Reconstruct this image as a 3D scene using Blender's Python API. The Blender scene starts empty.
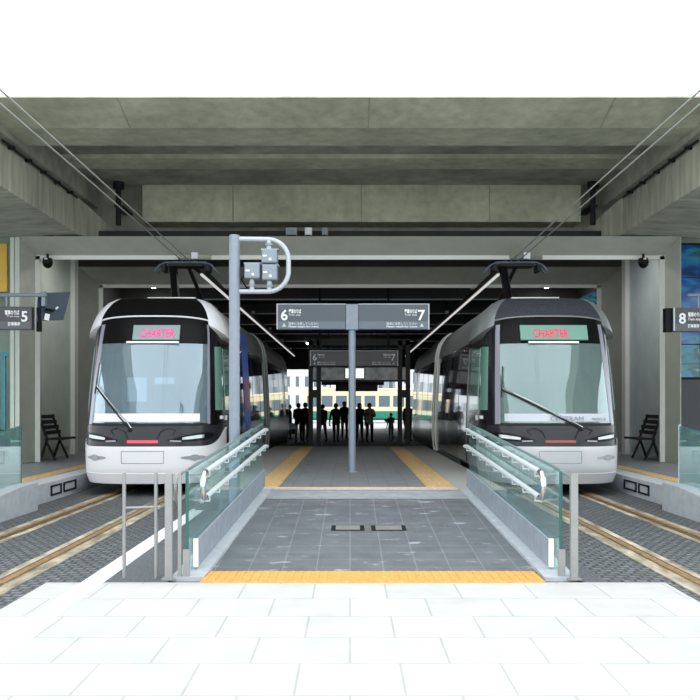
import bpy, bmesh, math, random
from mathutils import Vector, Matrix
random.seed(7)
SC = bpy.context.scene
COL = SC.collection
R = math.radians
PI = math.pi
F = 900.0          # focal length in pixels at 700 px
CAMZ = 1.55
OR = {}            # world origin of every object with children

def lerp(a, b, t): return a + (b - a) * t
def interp(tab, z):
    if z <= tab[0][0]: return tab[0][1]
    for (a, va), (b, vb) in zip(tab, tab[1:]):
        if z <= b:
            return lerp(va, vb, (z - a) / (b - a))
    return tab[-1][1]

# ------------------------------------------------------------------ materials
def newmat(name):
    m = bpy.data.materials.new(name); m.use_nodes = True
    nt = m.node_tree
    for n in list(nt.nodes): nt.nodes.remove(n)
    out = nt.nodes.new('ShaderNodeOutputMaterial')
    return m, nt, out

def N(nt, typ, **kw):
    n = nt.nodes.new(typ)
    for k, v in kw.items():
        if k in n.inputs: n.inputs[k].default_value = v
        else: setattr(n, k, v)
    return n

def c4(c): return (c[0], c[1], c[2], 1.0)

def P(name, col, rough=.5, metal=0, spec=.5, var=0.0, scale=6.0, bump=0.0, bscale=None, stretch=(1, 1, 1), coat=0, var2=0.0, scale2=.6):
    m, nt, out = newmat(name)
    b = N(nt, 'ShaderNodeBsdfPrincipled')
    b.inputs['Base Color'].default_value = c4(col)
    b.inputs['Roughness'].default_value = rough
    b.inputs['Metallic'].default_value = metal
    b.inputs['Specular IOR Level'].default_value = spec
    b.inputs['Coat Weight'].default_value = coat
    nt.links.new(b.outputs[0], out.inputs[0])
    if var or bump or var2:
        geo = N(nt, 'ShaderNodeNewGeometry')
        mp = N(nt, 'ShaderNodeMapping'); mp.inputs['Scale'].default_value = stretch
        nt.links.new(geo.outputs['Position'], mp.inputs[0])
    last = None
    if var:
        no = N(nt, 'ShaderNodeTexNoise'); no.inputs['Scale'].default_value = scale; no.inputs['Detail'].default_value = 6
        nt.links.new(mp.outputs[0], no.inputs[0])
        cr = N(nt, 'ShaderNodeValToRGB')
        cr.color_ramp.elements[0].position = .3; cr.color_ramp.elements[1].position = .7
        cr.color_ramp.elements[0].color = c4([max(0, x * (1 - var)) for x in col])
        cr.color_ramp.elements[1].color = c4([min(1, x * (1 + var)) for x in col])
        nt.links.new(no.outputs[0], cr.inputs[0]); last = cr.outputs[0]
        if var2:
            n2 = N(nt, 'ShaderNodeTexNoise'); n2.inputs['Scale'].default_value = scale2; n2.inputs['Detail'].default_value = 3
            nt.links.new(mp.outputs[0], n2.inputs[0])
            mr = N(nt, 'ShaderNodeMapRange'); mr.inputs[1].default_value = .35; mr.inputs[2].default_value = .65
            mr.inputs[3].default_value = 1 - var2; mr.inputs[4].default_value = 1 + var2
            nt.links.new(n2.outputs[0], mr.inputs[0])
            mx = N(nt, 'ShaderNodeMix', data_type='RGBA', blend_type='MULTIPLY'); mx.inputs[0].default_value = 1
            nt.links.new(last, mx.inputs[6]); nt.links.new(mr.outputs[0], mx.inputs[7]); last = mx.outputs[2]
        nt.links.new(last, b.inputs['Base Color'])
    if bump:
        nb = N(nt, 'ShaderNodeTexNoise'); nb.inputs['Scale'].default_value = bscale or scale * 4; nb.inputs['Detail'].default_value = 4
        nt.links.new(mp.outputs[0], nb.inputs[0])
        bp = N(nt, 'ShaderNodeBump'); bp.inputs['Strength'].default_value = bump; bp.inputs['Distance'].default_value = .02
        nt.links.new(nb.outputs[0], bp.inputs['Height']); nt.links.new(bp.outputs[0], b.inputs['Normal'])
    return m

def EM(name, col, s):
    m, nt, out = newmat(name)
    e = N(nt, 'ShaderNodeEmission'); e.inputs[0].default_value = c4(col); e.inputs[1].default_value = s
    nt.links.new(e.outputs[0], out.inputs[0]); return m

def GLASS(name, tint, trans=.6, refl=.25, rough=.03, diff=None, gl=(1, 1, 1), gain=.5):
    """thin glass: tinted pass-through + mirror reflection + a little body colour"""
    m, nt, out = newmat(name)
    t = N(nt, 'ShaderNodeBsdfTransparent'); t.inputs[0].default_value = c4(tint)
    d = N(nt, 'ShaderNodeBsdfDiffuse'); d.inputs[0].default_value = c4(diff or tint)
    g = N(nt, 'ShaderNodeBsdfGlossy'); g.inputs['Roughness'].default_value = rough; g.inputs[0].default_value = c4(gl)
    m1 = N(nt, 'ShaderNodeMixShader'); m1.inputs[0].default_value = trans
    nt.links.new(d.outputs[0], m1.inputs[1]); nt.links.new(t.outputs[0], m1.inputs[2])
    fr = N(nt, 'ShaderNodeLayerWeight'); fr.inputs[0].default_value = .35
    mr = N(nt, 'ShaderNodeMapRange'); mr.inputs[3].default_value = refl; mr.inputs[4].default_value = min(1, refl + gain)
    nt.links.new(fr.outputs['Facing'], mr.inputs[0])
    m2 = N(nt, 'ShaderNodeMixShader')
    nt.links.new(mr.outputs[0], m2.inputs[0]); nt.links.new(m1.outputs[0], m2.inputs[1]); nt.links.new(g.outputs[0], m2.inputs[2])
    nt.links.new(m2.outputs[0], out.inputs[0]); return m

def BRICK(name, c1, c2, mortar, w, h, ms=.01, rough=.7, offset=.5, wet=0.0, var=.15, bump=.3, rot=0, spec=.5, nscale=3.0, puddle_sheen=0):
    m, nt, out = newmat(name)
    b = N(nt, 'ShaderNodeBsdfPrincipled'); b.inputs['Roughness'].default_value = rough; b.inputs['Specular IOR Level'].default_value = spec
    nt.links.new(b.outputs[0], out.inputs[0])
    geo = N(nt, 'ShaderNodeNewGeometry'); mp = N(nt, 'ShaderNodeMapping'); mp.inputs['Rotation'].default_value = (0, 0, rot)
    nt.links.new(geo.outputs['Position'], mp.inputs[0])
    br = N(nt, 'ShaderNodeTexBrick'); br.offset = offset
    br.inputs['Color1'].default_value = c4(c1); br.inputs['Color2'].default_value = c4(c2); br.inputs['Mortar'].default_value = c4(mortar)
    br.inputs['Scale'].default_value = 1; br.inputs['Mortar Size'].default_value = ms
    br.inputs['Brick Width'].default_value = w; br.inputs['Row Height'].default_value = h; br.inputs['Mortar Smooth'].default_value = .1
    nt.links.new(mp.outputs[0], br.inputs[0])
    no = N(nt, 'ShaderNodeTexNoise'); no.inputs['Scale'].default_value = nscale; no.inputs['Detail'].default_value = 7
    nt.links.new(geo.outputs['Position'], no.inputs[0])
    mr = N(nt, 'ShaderNodeMapRange'); mr.inputs[1].default_value = .3; mr.inputs[2].default_value = .7; mr.inputs[3].default_value = 1 - var; mr.inputs[4].default_value = 1 + var
    nt.links.new(no.outputs[0], mr.inputs[0])
    mx = N(nt, 'ShaderNodeMix', data_type='RGBA', blend_type='MULTIPLY'); mx.inputs[0].default_value = 1
    nt.links.new(br.outputs[0], mx.inputs[6]); nt.links.new(mr.outputs[0], mx.inputs[7])
    nt.links.new(mx.outputs[2], b.inputs['Base Color'])
    if wet:
        n2 = N(nt, 'ShaderNodeTexNoise'); n2.inputs['Scale'].default_value = 2.2; n2.inputs['Detail'].default_value = 3
        mp2 = N(nt, 'ShaderNodeMapping'); mp2.inputs['Scale'].default_value = (1.4, .55, 1)
        nt.links.new(geo.outputs['Position'], mp2.inputs[0]); nt.links.new(mp2.outputs[0], n2.inputs[0])
        m3 = N(nt, 'ShaderNodeMapRange'); m3.inputs[1].default_value = .52; m3.inputs[2].default_value = .66; m3.inputs[3].default_value = rough; m3.inputs[4].default_value = rough * (1 - wet)
        nt.links.new(n2.outputs[0], m3.inputs[0]); nt.links.new(m3.outputs[0], b.inputs['Roughness'])
    if puddle_sheen:  # pale puddle reflections mixed into the tile colour
        n3 = N(nt, 'ShaderNodeTexNoise'); n3.inputs['Scale'].default_value = 1.5; n3.inputs['Detail'].default_value = 5; n3.inputs['Roughness'].default_value = .6
        mp3 = N(nt, 'ShaderNodeMapping'); mp3.inputs['Scale'].default_value = (2.0, 3.2, 1); mp3.inputs['Location'].default_value = (3.1, 1.7, 0)
        nt.links.new(geo.outputs['Position'], mp3.inputs[0]); nt.links.new(mp3.outputs[0], n3.inputs[0])
        m4 = N(nt, 'ShaderNodeMapRange'); m4.inputs[1].default_value = .60; m4.inputs[2].default_value = .70; m4.inputs[3].default_value = 0; m4.inputs[4].default_value = puddle_sheen
        nt.links.new(n3.outputs[0], m4.inputs[0])
        mx3 = N(nt, 'ShaderNodeMix', data_type='RGBA'); nt.links.new(m4.outputs[0], mx3.inputs[0])
        nt.links.new(mx.outputs[2], mx3.inputs[6]); mx3.inputs[7].default_value = (.42, .45, .48, 1)
        nt.links.new(mx3.outputs[2], b.inputs['Base Color'])
    if bump:
        bp = N(nt, 'ShaderNodeBump'); bp.inputs['Strength'].default_value = bump; bp.inputs['Distance'].default_value = .01; bp.invert = True
        nt.links.new(br.outputs['Fac'], bp.inputs['Height']); nt.links.new(bp.outputs[0], b.inputs['Normal'])
    return m

M = {}
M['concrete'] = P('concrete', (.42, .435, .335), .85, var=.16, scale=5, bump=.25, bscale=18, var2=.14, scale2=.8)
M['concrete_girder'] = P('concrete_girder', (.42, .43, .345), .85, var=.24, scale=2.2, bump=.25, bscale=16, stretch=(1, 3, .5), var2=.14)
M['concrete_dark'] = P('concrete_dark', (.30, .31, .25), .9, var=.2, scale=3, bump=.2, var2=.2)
M['kerb'] = P('kerb', (.42, .45, .48), .8, var=.1, scale=9, bump=.1)
M['kerb_grey'] = P('kerb_grey', (.27, .31, .35), .7, var=.1, scale=7)
M['road'] = P('asphalt', (.105, .115, .125), .75, var=.4, scale=40, bump=.4, bscale=120, var2=.15)
M['cobble'] = BRICK('sett_paving', (.105, .115, .12), (.15, .16, .17), (.04, .045, .048), .12, .10, .014, .7, var=.6, bump=.8, nscale=26)
M['fore'] = BRICK('pale_paving', (.50, .50, .48), (.46, .46, .45), (.36, .36, .35), .6, .6, .008, .7, offset=.5, var=.07, bump=.2)
M['ramp'] = BRICK('ramp_tile', (.125, .138, .152), (.14, .152, .168), (.21, .225, .24), .315, .315, .006, .5, offset=0, wet=0, var=.16, bump=.12, spec=.5, puddle_sheen=.8)
M['platform'] = BRICK('platform_tile', (.21, .225, .235), (.19, .205, .22), (.13, .14, .15), .3, .3, .006, .5, offset=0, var=.12, bump=.15)
M['platform_edge'] = P('platform_edge', (.34, .345, .33), .75, var=.12, scale=30)
M['dry'] = P('dry_concrete', (.31, .34, .37), .7, var=.14, scale=6)
M['rail_bed'] = P('rail_bed_concrete', (.36, .32, .24), .85, var=.55, scale=3, stretch=(3, .8, 1), var2=.35, scale2=1.2, bump=.2)
M['rust'] = P('rusty_rail', (.13, .07, .03), .7, 0, var=.4, scale=14)
M['steel_top'] = P('rail_steel', (.30, .19, .09), .5, .2, var=.35, scale=20)
M['white_line'] = P('road_white', (.78, .79, .80), .7, var=.08, scale=14)
M['tactile'] = P('tactile_yellow', (.66, .34, .085), .65, var=.14, scale=14)
M['tactile_far'] = P('tactile_ochre', (.62, .42, .19), .65, var=.2, scale=14)
M['tactile_pale'] = P('tactile_pale', (.60, .50, .40), .7, var=.12, scale=20)
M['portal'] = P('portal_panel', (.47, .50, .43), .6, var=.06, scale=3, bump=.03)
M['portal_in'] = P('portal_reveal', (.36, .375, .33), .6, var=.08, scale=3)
M['portal_edge'] = P('portal_edge', (.80, .82, .78), .5)
M['wallgrey'] = P('wall_panel', (.60, .67, .60), .55, var=.07, scale=2)
M['wallblue'] = P('wall_panel_blue', (.54, .62, .63), .5, var=.07, scale=2)
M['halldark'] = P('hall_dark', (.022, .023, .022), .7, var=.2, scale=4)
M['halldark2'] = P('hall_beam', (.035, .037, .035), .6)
M['pole'] = P('grey_pole', (.23, .27, .335), .4, .1, var=.05, scale=10)
M['loop'] = P('loop_pipe', (.42, .46, .49), .4, .2)
M['signal'] = P('signal_housing', (.22, .26, .31), .45, .1, var=.05, scale=30)
M['glint'] = P('bolt_white', (.8, .82, .85), .3)
M['sign'] = P('sign_face', (.062, .082, .108), .35, .0, spec=.6)
M['sign_strip'] = P('sign_lower', (.12, .16, .20), .35)
M['sign_edge'] = P('sign_edge', (.45, .49, .51), .4, .3)
M['dsign'] = P('sign_face_dark', (.055, .06, .075), .35)
M['dsign_strip'] = P('sign_face_dark_strip', (.10, .11, .13), .4)
M['white'] = P('lettering_white', (.85, .87, .88), .5)
M['greenish'] = P('lettering_green', (.50, .62, .45), .5)
M['black'] = P('black', (.006, .0065, .007), .3, 0, .12)
M['blackmetal'] = P('black_metal', (.012, .0125, .013), .5, 0, .25)
M['stainless'] = P('stainless', (.30, .305, .30), .4, .3, var=.06, scale=12)
M['handrail'] = P('handrail_pale', (.62, .69, .70), .4, .1)
M['glass'] = GLASS('fence_glass', (.93, .985, .98), .94, .03, .02, (.50, .70, .70), (.75, .95, .95), .22)
M['glass_edge'] = P('glass_edge', (.03, .12, .11), .2)
M['glass_top'] = P('glass_cap', (.18, .26, .26), .3, .2)
M['teal_glass'] = GLASS('outer_glass', (.62, .86, .84), .62, .12, .02, (.20, .42, .42))
# trams
M['t_black'] = P('tram_black', (.006, .006, .007), .2, spec=.2)
M['t_shell'] = P('tram_dark_grey', (.013, .014, .016), .18, spec=.5, coat=.3)
M['t_mask'] = P('tram_mask', (.026, .028, .032), .2, spec=.3)
M['t_white'] = P('tram_white', (.74, .74, .77), .28, coat=.3)
M['t_silver'] = P('tram_silver', (.53, .55, .57), .3, .25, coat=.3)
M['t_roofgrey'] = P('tram_roof_grey', (.045, .052, .062), .6, spec=.25, var=.3, scale=30)
M['t_roofblack'] = P('tram_roof_black', (.006, .006, .006), .6, spec=.06, var=.3, scale=30)
M['t_pillar'] = P('tram_pillar', (.30, .30, .36), .3, .2)
M['t_shoulder'] = P('tram_shoulder', (.24, .26, .265), .4, .3, var=.15, scale=4)
M['t_shoulder_dark'] = P('tram_shoulder_dark', (.13, .135, .14), .4, .3, var=.25, scale=4)
M['windshield'] = GLASS('windscreen_glass', (.68, .80, .86), .58, .11, .03, (.26, .345, .40), (.8, .93, 1.0))
M['windshield_r'] = GLASS('windscreen_glass_green', (.62, .78, .78), .52, .09, .03, (.22, .30, .30), (.8, .95, .96))
M['cabwall'] = P('cab_bulkhead', (.32, .37, .40), .6)
M['cabfloor'] = P('cab_floor', (.12, .13, .14), .7)
M['cabwin_lit'] = EM('cab_window_lit', (.62, .85, 1.0), .75)
M['cabwin'] = GLASS('cab_window', (.6, .8, .85), .3, .3, .02, (.6, .72, .78))
M['side_glass'] = P('tram_side_glass', (.02, .026, .028), .05, spec=.8, coat=.6)
M['teal'] = P('tram_teal_glass', (.18, .36, .30), .08, spec=.7, coat=.4)
M['board'] = P('board_white', (.86, .86, .86), .5)
M['board_grey'] = P('board_grey', (.52, .55, .60), .5)
M['board_text'] = P('board_text', (.22, .24, .28), .5)
M['disp'] = P('display_back', (.25, .33, .32), .4)
M['disp_g'] = P('display_back_green', (.16, .33, .27), .4)
M['led'] = EM('led_pink', (1.0, .08, .30), 1.1)
M['led_r'] = EM('led_red', (1.0, .05, .13), 1.0)
M['redlamp'] = EM('red_lamp', (1.0, .16, .20), .8)
M['redlamp_dim'] = P('red_lens', (.38, .09, .08), .25)
M['lamp'] = P('lamp_glass', (.42, .47, .49), .12, .5, spec=.8)
M['chrome'] = P('chrome', (.6, .62, .64), .15, .9)
M['rubber'] = P('rubber', (.01, .01, .01), .8)
M['blue_stripe'] = P('stripe_blue', (.03, .11, .55), .3)
M['red_stripe'] = P('stripe_red', (.40, .04, .07), .3)
M['wire'] = P('wire', (.34, .36, .33), .5, .3)
M['conduct'] = P('conductor_bar', (.30, .31, .30), .4, .5)
M['lamp_on'] = EM('lamp_on', (1, .97, .9), 14)
M['fill_strip'] = EM('fill_strip_on', (1, .98, .94), 13)  # emission of the added hall and portal fill strips
M['bar_glow'] = EM('bar_underside_glow', (1, .98, .95), .5)  # glow given to the conductor bar's underside line
M['screen'] = EM('screen_on', (.85, .95, 1), 1.0)
# far
M['bl_white'] = P('facade_white', (.62, .64, .65), .7, var=.05, scale=2)
M['bl_grey'] = P('facade_grey', (.38, .41, .43), .7, var=.08, scale=2)
M['bl_win'] = P('facade_window', (.12, .16, .19), .2)
M['cream'] = P('old_tram_cream', (.74, .66, .44), .4)
M['tgreen'] = P('old_tram_green', (.02, .20, .13), .4)
M['yellowp'] = P('yellow_panel', (.72, .44, .06), .5, var=.08, scale=3)
M['teal_slat'] = P('teal_slat', (.03, .25, .30), .4, var=.2, scale=3)
M['facade'] = P('left_facade', (.20, .26, .22), .6, var=.08, scale=2)

def art_glass():
    m, nt, out = newmat('blue_art_glass')
    b = N(nt, 'ShaderNodeBsdfPrincipled'); b.inputs['Roughness'].default_value = .15
    geo = N(nt, 'ShaderNodeNewGeometry'); mp = N(nt, 'ShaderNodeMapping'); mp.inputs['Scale'].default_value = (.9, .5, 2.4); mp.inputs['Rotation'].default_value = (0, R(9), 0)
    nt.links.new(geo.outputs['Position'], mp.inputs[0])
    no = N(nt, 'ShaderNodeTexNoise'); no.inputs['Scale'].default_value = 1.1; no.inputs['Detail'].default_value = 5; no.inputs['Distortion'].default_value = .7
    nt.links.new(mp.outputs[0], no.inputs[0])
    cr = N(nt, 'ShaderNodeValToRGB'); e = cr.color_ramp.elements
    e[0].position = .28; e[0].color = (.006, .02, .05, 1); e[1].position = .72; e[1].color = (.14, .42, .40, 1)
    for p, c in ((.40, (.01, .07, .26, 1)), (.49, (.02, .16, .42, 1)), (.56, (.03, .24, .30, 1)), (.63, (.02, .09, .12, 1))):
        k = e.new(p); k.color = c
    nt.links.new(no.outputs[0], cr.inputs[0]); nt.links.new(cr.outputs[0], b.inputs['Base Color'])
    nt.links.new(b.outputs[0], out.inputs[0]); return m
M['art'] = art_glass()

# ------------------------------------------------------------------ mesh builder
class MB:
    def __init__(s): s.v = []; s.f = []
    def add(s, vs, fs):
        n = len(s.v); s.v += [Vector(p) for p in vs]; s.f += [tuple(i + n for i in f) for f in fs]; return s
    def box(s, x0, x1, y0, y1, z0, z1):
        if x0 > x1: x0, x1 = x1, x0
        if y0 > y1: y0, y1 = y1, y0
        if z0 > z1: z0, z1 = z1, z0
        return s.hexa([(x0, y0, z0), (x1, y0, z0), (x1, y1, z0), (x0, y1, z0), (x0, y0, z1), (x1, y0, z1), (x1, y1, z1), (x0, y1, z1)])
    def hexa(s, p):
        return s.add(p, [(3, 2, 1, 0), (4, 5, 6, 7), (0, 1, 5, 4), (1, 2, 6, 5), (2, 3, 7, 6), (3, 0, 4, 7)])
    def obox(s, c, size, rot):
        m = rot.to_matrix() if hasattr(rot, 'to_matrix') else rot
        a, b, d = [x / 2 for x in size]; c = Vector(c)
        pts = [(-a, -b, -d), (a, -b, -d), (a, b, -d), (-a, b, -d), (-a, -b, d), (a, -b, d), (a, b, d), (-a, b, d)]
        return s.hexa([c + m @ Vector(q) for q in pts])
    def tube(s, pts, r, n=10, cap=True, closed=False):
        pts = [Vector(p) for p in pts]; k = len(pts)
        rr = r if isinstance(r, (list, tuple)) else [r] * k
        vs = []; up = None
        for i, p in enumerate(pts):
            if closed: d = pts[(i + 1) % k] - pts[i - 1]
            else: d = pts[min(i + 1, k - 1)] - pts[max(i - 1, 0)]
            d.normalize()
            if up is None:
                up = Vector((0, 0, 1)) if abs(d.z) < .9 else Vector((0, 1, 0))
            up = (up - d * up.dot(d)).normalized(); sd = d.cross(up)
            for j in range(n):
                a = 2 * PI * j / n
                vs.append(p + (up * math.cos(a) + sd * math.sin(a)) * rr[i])
        fs = []
        for i in range(k if closed else k - 1):
            q = (i + 1) % k
            for j in range(n):
                fs.append((i * n + j, i * n + (j + 1) % n, q * n + (j + 1) % n, q * n + j))
        if cap and not closed:
            fs.append(tuple(reversed(range(n)))); fs.append(tuple((k - 1) * n + j for j in range(n)))
        return s.add(vs, fs)
    def sphere(s, c, r, nu=16, nv=10):
        if not isinstance(r, (list, tuple)): r = (r, r, r)
        vs = [(c[0], c[1], c[2] - r[2])]
        for i in range(1, nv):
            a = -PI / 2 + PI * i / nv
            for j in range(nu):
                b = 2 * PI * j / nu
                vs.append((c[0] + r[0] * math.cos(a) * math.cos(b), c[1] + r[1] * math.cos(a) * math.sin(b), c[2] + r[2] * math.sin(a)))
        vs.append((c[0], c[1], c[2] + r[2])); t = len(vs) - 1
        fs = [(0, 1 + (j + 1) % nu, 1 + j) for j in range(nu)]
        for i in range(nv - 2):
            for j in range(nu):
                a = 1 + i * nu
                fs.append((a + j, a + (j + 1) % nu, a + nu + (j + 1) % nu, a + nu + j))
        a = 1 + (nv - 2) * nu
        fs += [(a + j, a + (j + 1) % nu, t) for j in range(nu)]
        return s.add(vs, fs)
    def prism(s, poly, y0, y1, axis='y'):
        """poly: 2D points; axis y -> (x,z), x -> (y,z), z -> (x,y)"""
        def mk(p, h):
            return {'y': (p[0], h, p[1]), 'x': (h, p[0], p[1]), 'z': (p[0], p[1], h)}[axis]
        n = len(poly)
        vs = [mk(p, y0) for p in poly] + [mk(p, y1) for p in poly]
        fs = [tuple(range(n)), tuple(reversed(range(n, 2 * n)))]
        fs += [(j, j + n, (j + 1) % n + n, (j + 1) % n) for j in range(n)]
        return s.add(vs, fs)
    def grid(s, rows, back=None):
        """rows of points; with back (same shape) gives a closed slab"""
        nr = len(rows); nc = len(rows[0])
        vs = [p for r_ in rows for p in r_]
        fs = [(i * nc + j, i * nc + j + 1, (i + 1) * nc + j + 1, (i + 1) * nc + j) for i in range(nr - 1) for j in range(nc - 1)]
        if back:
            o = nr * nc
            vs += [p for r_ in back for p in r_]
            fs += [tuple(reversed([q + o for q in f])) for f in fs]
            rim = [j for j in range(nc)] + [i * nc + nc - 1 for i in range(1, nr)] + [(nr - 1) * nc + j for j in range(nc - 2, -1, -1)] + [i * nc for i in range(nr - 2, 0, -1)]
            for a, b in zip(rim, rim[1:] + rim[:1]): fs.append((b, a, a + o, b + o))
        return s.add(vs, fs)
    def build(s, name, mat, parent=None, origin=None, smooth=False, bevel=0, seg=2):
        me = bpy.data.meshes.new(name)
        if parent is not None:
            base = OR[parent]
            o_world = base
        else:
            if origin is None:
                xs = [p.x for p in s.v]; ys = [p.y for p in s.v]; zs = [p.z for p in s.v]
                origin = ((min(xs) + max(xs)) / 2, (min(ys) + max(ys)) / 2, min(zs))
            o_world = Vector(origin)
        me.from_pydata([p - o_world for p in s.v], [], s.f)
        bm = bmesh.new(); bm.from_mesh(me); bmesh.ops.recalc_face_normals(bm, faces=bm.faces); bm.to_mesh(me); bm.free()
        me.materials.append(M[mat] if isinstance(mat, str) else mat)
        if smooth:
            me.polygons.foreach_set('use_smooth', [True] * len(me.polygons))
        o = bpy.data.objects.new(name, me); COL.objects.link(o)
        if parent is not None:
            o.parent = parent
        else: o.location = o_world
        OR[o] = o_world.copy()
        if bevel:
            b = o.modifiers.new('bevel', 'BEVEL'); b.width = bevel; b.segments = seg; b.limit_method = 'ANGLE'; b.angle_limit = R(40)
        if smooth:
            try: me.set_sharp_from_angle(angle=R(40))
            except Exception: pass
        return o

def tag(o, label, cat, group=None):
    o['label'] = label; o['category'] = cat
    if group: o['group'] = group
    return o
def struct(o, label=None):
    o['kind'] = 'structure'
    if label: o['label'] = label
    return o
def thing(name, label, cat, loc, group=None):
    o = bpy.data.objects.new(name, None); COL.objects.link(o); o.location = loc
    o.empty_display_size = .2
    OR[o] = Vector(loc)
    return tag(o, label, cat, group)

def text_mesh(body, size, bold=0.0, align='LEFT', extrude=.002):
    cu = bpy.data.curves.new('lettering', 'FONT'); cu.body = body; cu.size = size; cu.align_x = align; cu.extrude = extrude; cu.offset = bold
    cu.resolution_u = 3
    ob = bpy.data.objects.new('lettering', cu); COL.objects.link(ob)
    dg = bpy.context.evaluated_depsgraph_get(); dg.update()
    me = bpy.data.meshes.new_from_object(ob.evaluated_get(dg))
    bpy.data.objects.remove(ob); bpy.data.curves.remove(cu)
    return me
def text(body, size, loc, mat, parent, name='lettering', align='LEFT', bold=0.0, tilt=0.0, width=None):
    """upright lettering facing -Y at world loc"""
    me = text_mesh(body, size, bold, align)
    if width:
        xs = [v.co.x for v in me.vertices]
        w = max(xs) - min(xs)
        sx = width / w if w > 0 else 1
    else: sx = 1
    me.transform(Matrix.Diagonal((sx, 1, 1, 1)))
    me.transform(Matrix.Rotation(R(90) + tilt, 4, 'X'))
    me.transform(Matrix.Translation(Vector(loc) - OR[parent]))
    me.materials.clear(); me.materials.append(M[mat]); me.name = name
    o = bpy.data.objects.new(name, me); COL.objects.link(o); o.parent = parent; OR[o] = OR[parent]
    return o

# ------------------------------------------------------------------ camera, world, colour
cam = bpy.data.cameras.new('camera'); cam.sensor_width = 36; cam.lens = 36 * F / 700; cam.shift_y = 55 / 700
co = bpy.data.objects.new('camera', cam); COL.objects.link(co); co.location = (0, 0, CAMZ); co.rotation_euler = (R(90), 0, 0)
cam.clip_end = 500
SC.camera = co
w = bpy.data.worlds.new('overcast'); SC.world = w; w.use_nodes = True
nt = w.node_tree; bg = nt.nodes['Background']
bg.inputs[0].default_value = (.93, .97, 1.0, 1); bg.inputs[1].default_value = 1.9
vs_ = SC.view_settings; vs_.view_transform = 'Standard'; vs_.look = 'None'; vs_.gamma = 1; vs_.use_curve_mapping = False
vs_.exposure = 0.45

def px(x, y, Y):
    s = F / Y
    return ((x - 350) / s, Y, CAMZ - (y - 405) / s)

# ------------------------------------------------------------------ ground
struct(MB().box(-40, 40, -40, 110, -.3, -.02).build('ground', 'road'))
struct(MB().box(-2.65, 2.75, -4, 7.86, -.1, 0).build('pavement', 'fore'))
struct(MB().box(-40, 40, -40, -4, -.1, 0).build('bounce_plaza', 'fore'))  # unseen pale ground added to bounce light up under the viaduct
for a, b in ((-40, -5.0), (5.0, 40)): struct(MB().box(a, b, -4, 9.0, -.1, -.006).build('bounce_pavement', 'fore'))  # out-of-view pale paving put in for the same bounce
for sgn, nm in ((-1, 'trackbed'), (1, 'trackbed')):
    xc = 3.55 * sgn
    struct(MB().box(xc - 1.3, xc + 1.3, -4, 60, -.1, -.004).build('trackbed', 'cobble'))
    for k in (-1, 1):
        xr = xc + k * .535
        side = 'inner' if k * sgn < 0 else 'outer'
        lr = 'left' if sgn < 0 else 'right'
        b = struct(MB().box(xr - .17, xr + .17, -4, 60, -.05, .004).build('rail_bed', 'rail_bed'))
        rt = thing('tram_rail', f'rusty {side} rail set in the paving of the {lr} tram track', 'rail', (xr, 8, .004), 'tram rails')
        MB().box(xr - .033, xr + .033, -4, 59.5, .0045, .022).build('rail_head', 'steel_top', rt)
        MB().box(xr + (.034 if k < 0 else -.085), xr + (.085 if k < 0 else -.034), -4, 59.5, .0045, .009).build('flangeway', 'rust', rt)
# asphalt lane strips between ramp and tracks
struct(MB().box(-2.25, -1.6, 7.86, 13.2, -.1, -.002).build('asphalt_strip', 'road'))
struct(MB().box(2.05, 2.25, 7.86, 13.2, -.1, -.002).build('asphalt_strip', 'road'))
struct(MB().box(-2.34, -2.15, 4, 13.4, -.05, .006).build('white_road_line', 'white_line'))

# ramp and middle platform
RY0, RY1 = 8.30, 13.2
def rz(y): return .3 * max(0, min(1, (y - RY0) / (RY1 - RY0)))
m = MB(); m.prism([(RY0 - .01, -.1), (RY0, .006), (12.45, rz(12.45)), (12.45, -.1)], -1.56, 1.98, 'x'); struct(m.build('ramp', 'ramp'))
m = MB(); m.prism([(12.45, -.1), (12.45, rz(12.45)), (RY1, .3), (RY1, -.1)], -1.56, 1.98, 'x'); struct(m.build('ramp_head', 'dry'))
# kerb strips that edge the ramp
def fx(side, y):
    t = (y - 8.05) / (13.35 - 8.05)
    return lerp(-1.46, -1.30, t) if side < 0 else lerp(1.89, 1.77, t)
for sd in (-1, 1):
    m = MB(); a = fx(sd, 8.0); b = fx(sd, 13.2)
    w0, w1 = (-.13, .16) if sd < 0 else (-.16, .13)
    m.hexa([(a + w0, 8.0, -.05), (a + w1, 8.0, -.05), (b + w1, 13.2, .2), (b + w0, 13.2, .2), (a + w0, 8.0, .02), (a + w1, 8.0, .02), (b + w1, 13.2, .32), (b + w0, 13.2, .32)])
    struct(m.build('ramp_kerb', 'kerb'))
# tactile strip at foot of ramp
def tactile(name, x0, x1, y0, y1, z, mat, bar=.03, pitch=.075, along='y'):
    m = MB().box(x0, x1, y0, y1, z - .02, z + .006)
    if along == 'y':
        n = int((x1 - x0) / pitch)
        for i in range(n):
            c = x0 + (i + .5) * (x1 - x0) / n
            m.box(c - bar / 2, c + bar / 2, y0 + .02, y1 - .02, z + .006, z + .012)
    else:
        n = int((y1 - y0) / pitch)
        for i in range(n):
            c = y0 + (i + .5) * (y1 - y0) / n
            m.box(x0 + .02, x1 - .02, c - bar / 2, c + bar / 2, z + .006, z + .012)
    return struct(m.build(name, mat))
tactile('tactile_strip', -1.31, 1.70, 7.84, 8.33, .006, 'tactile')
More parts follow.
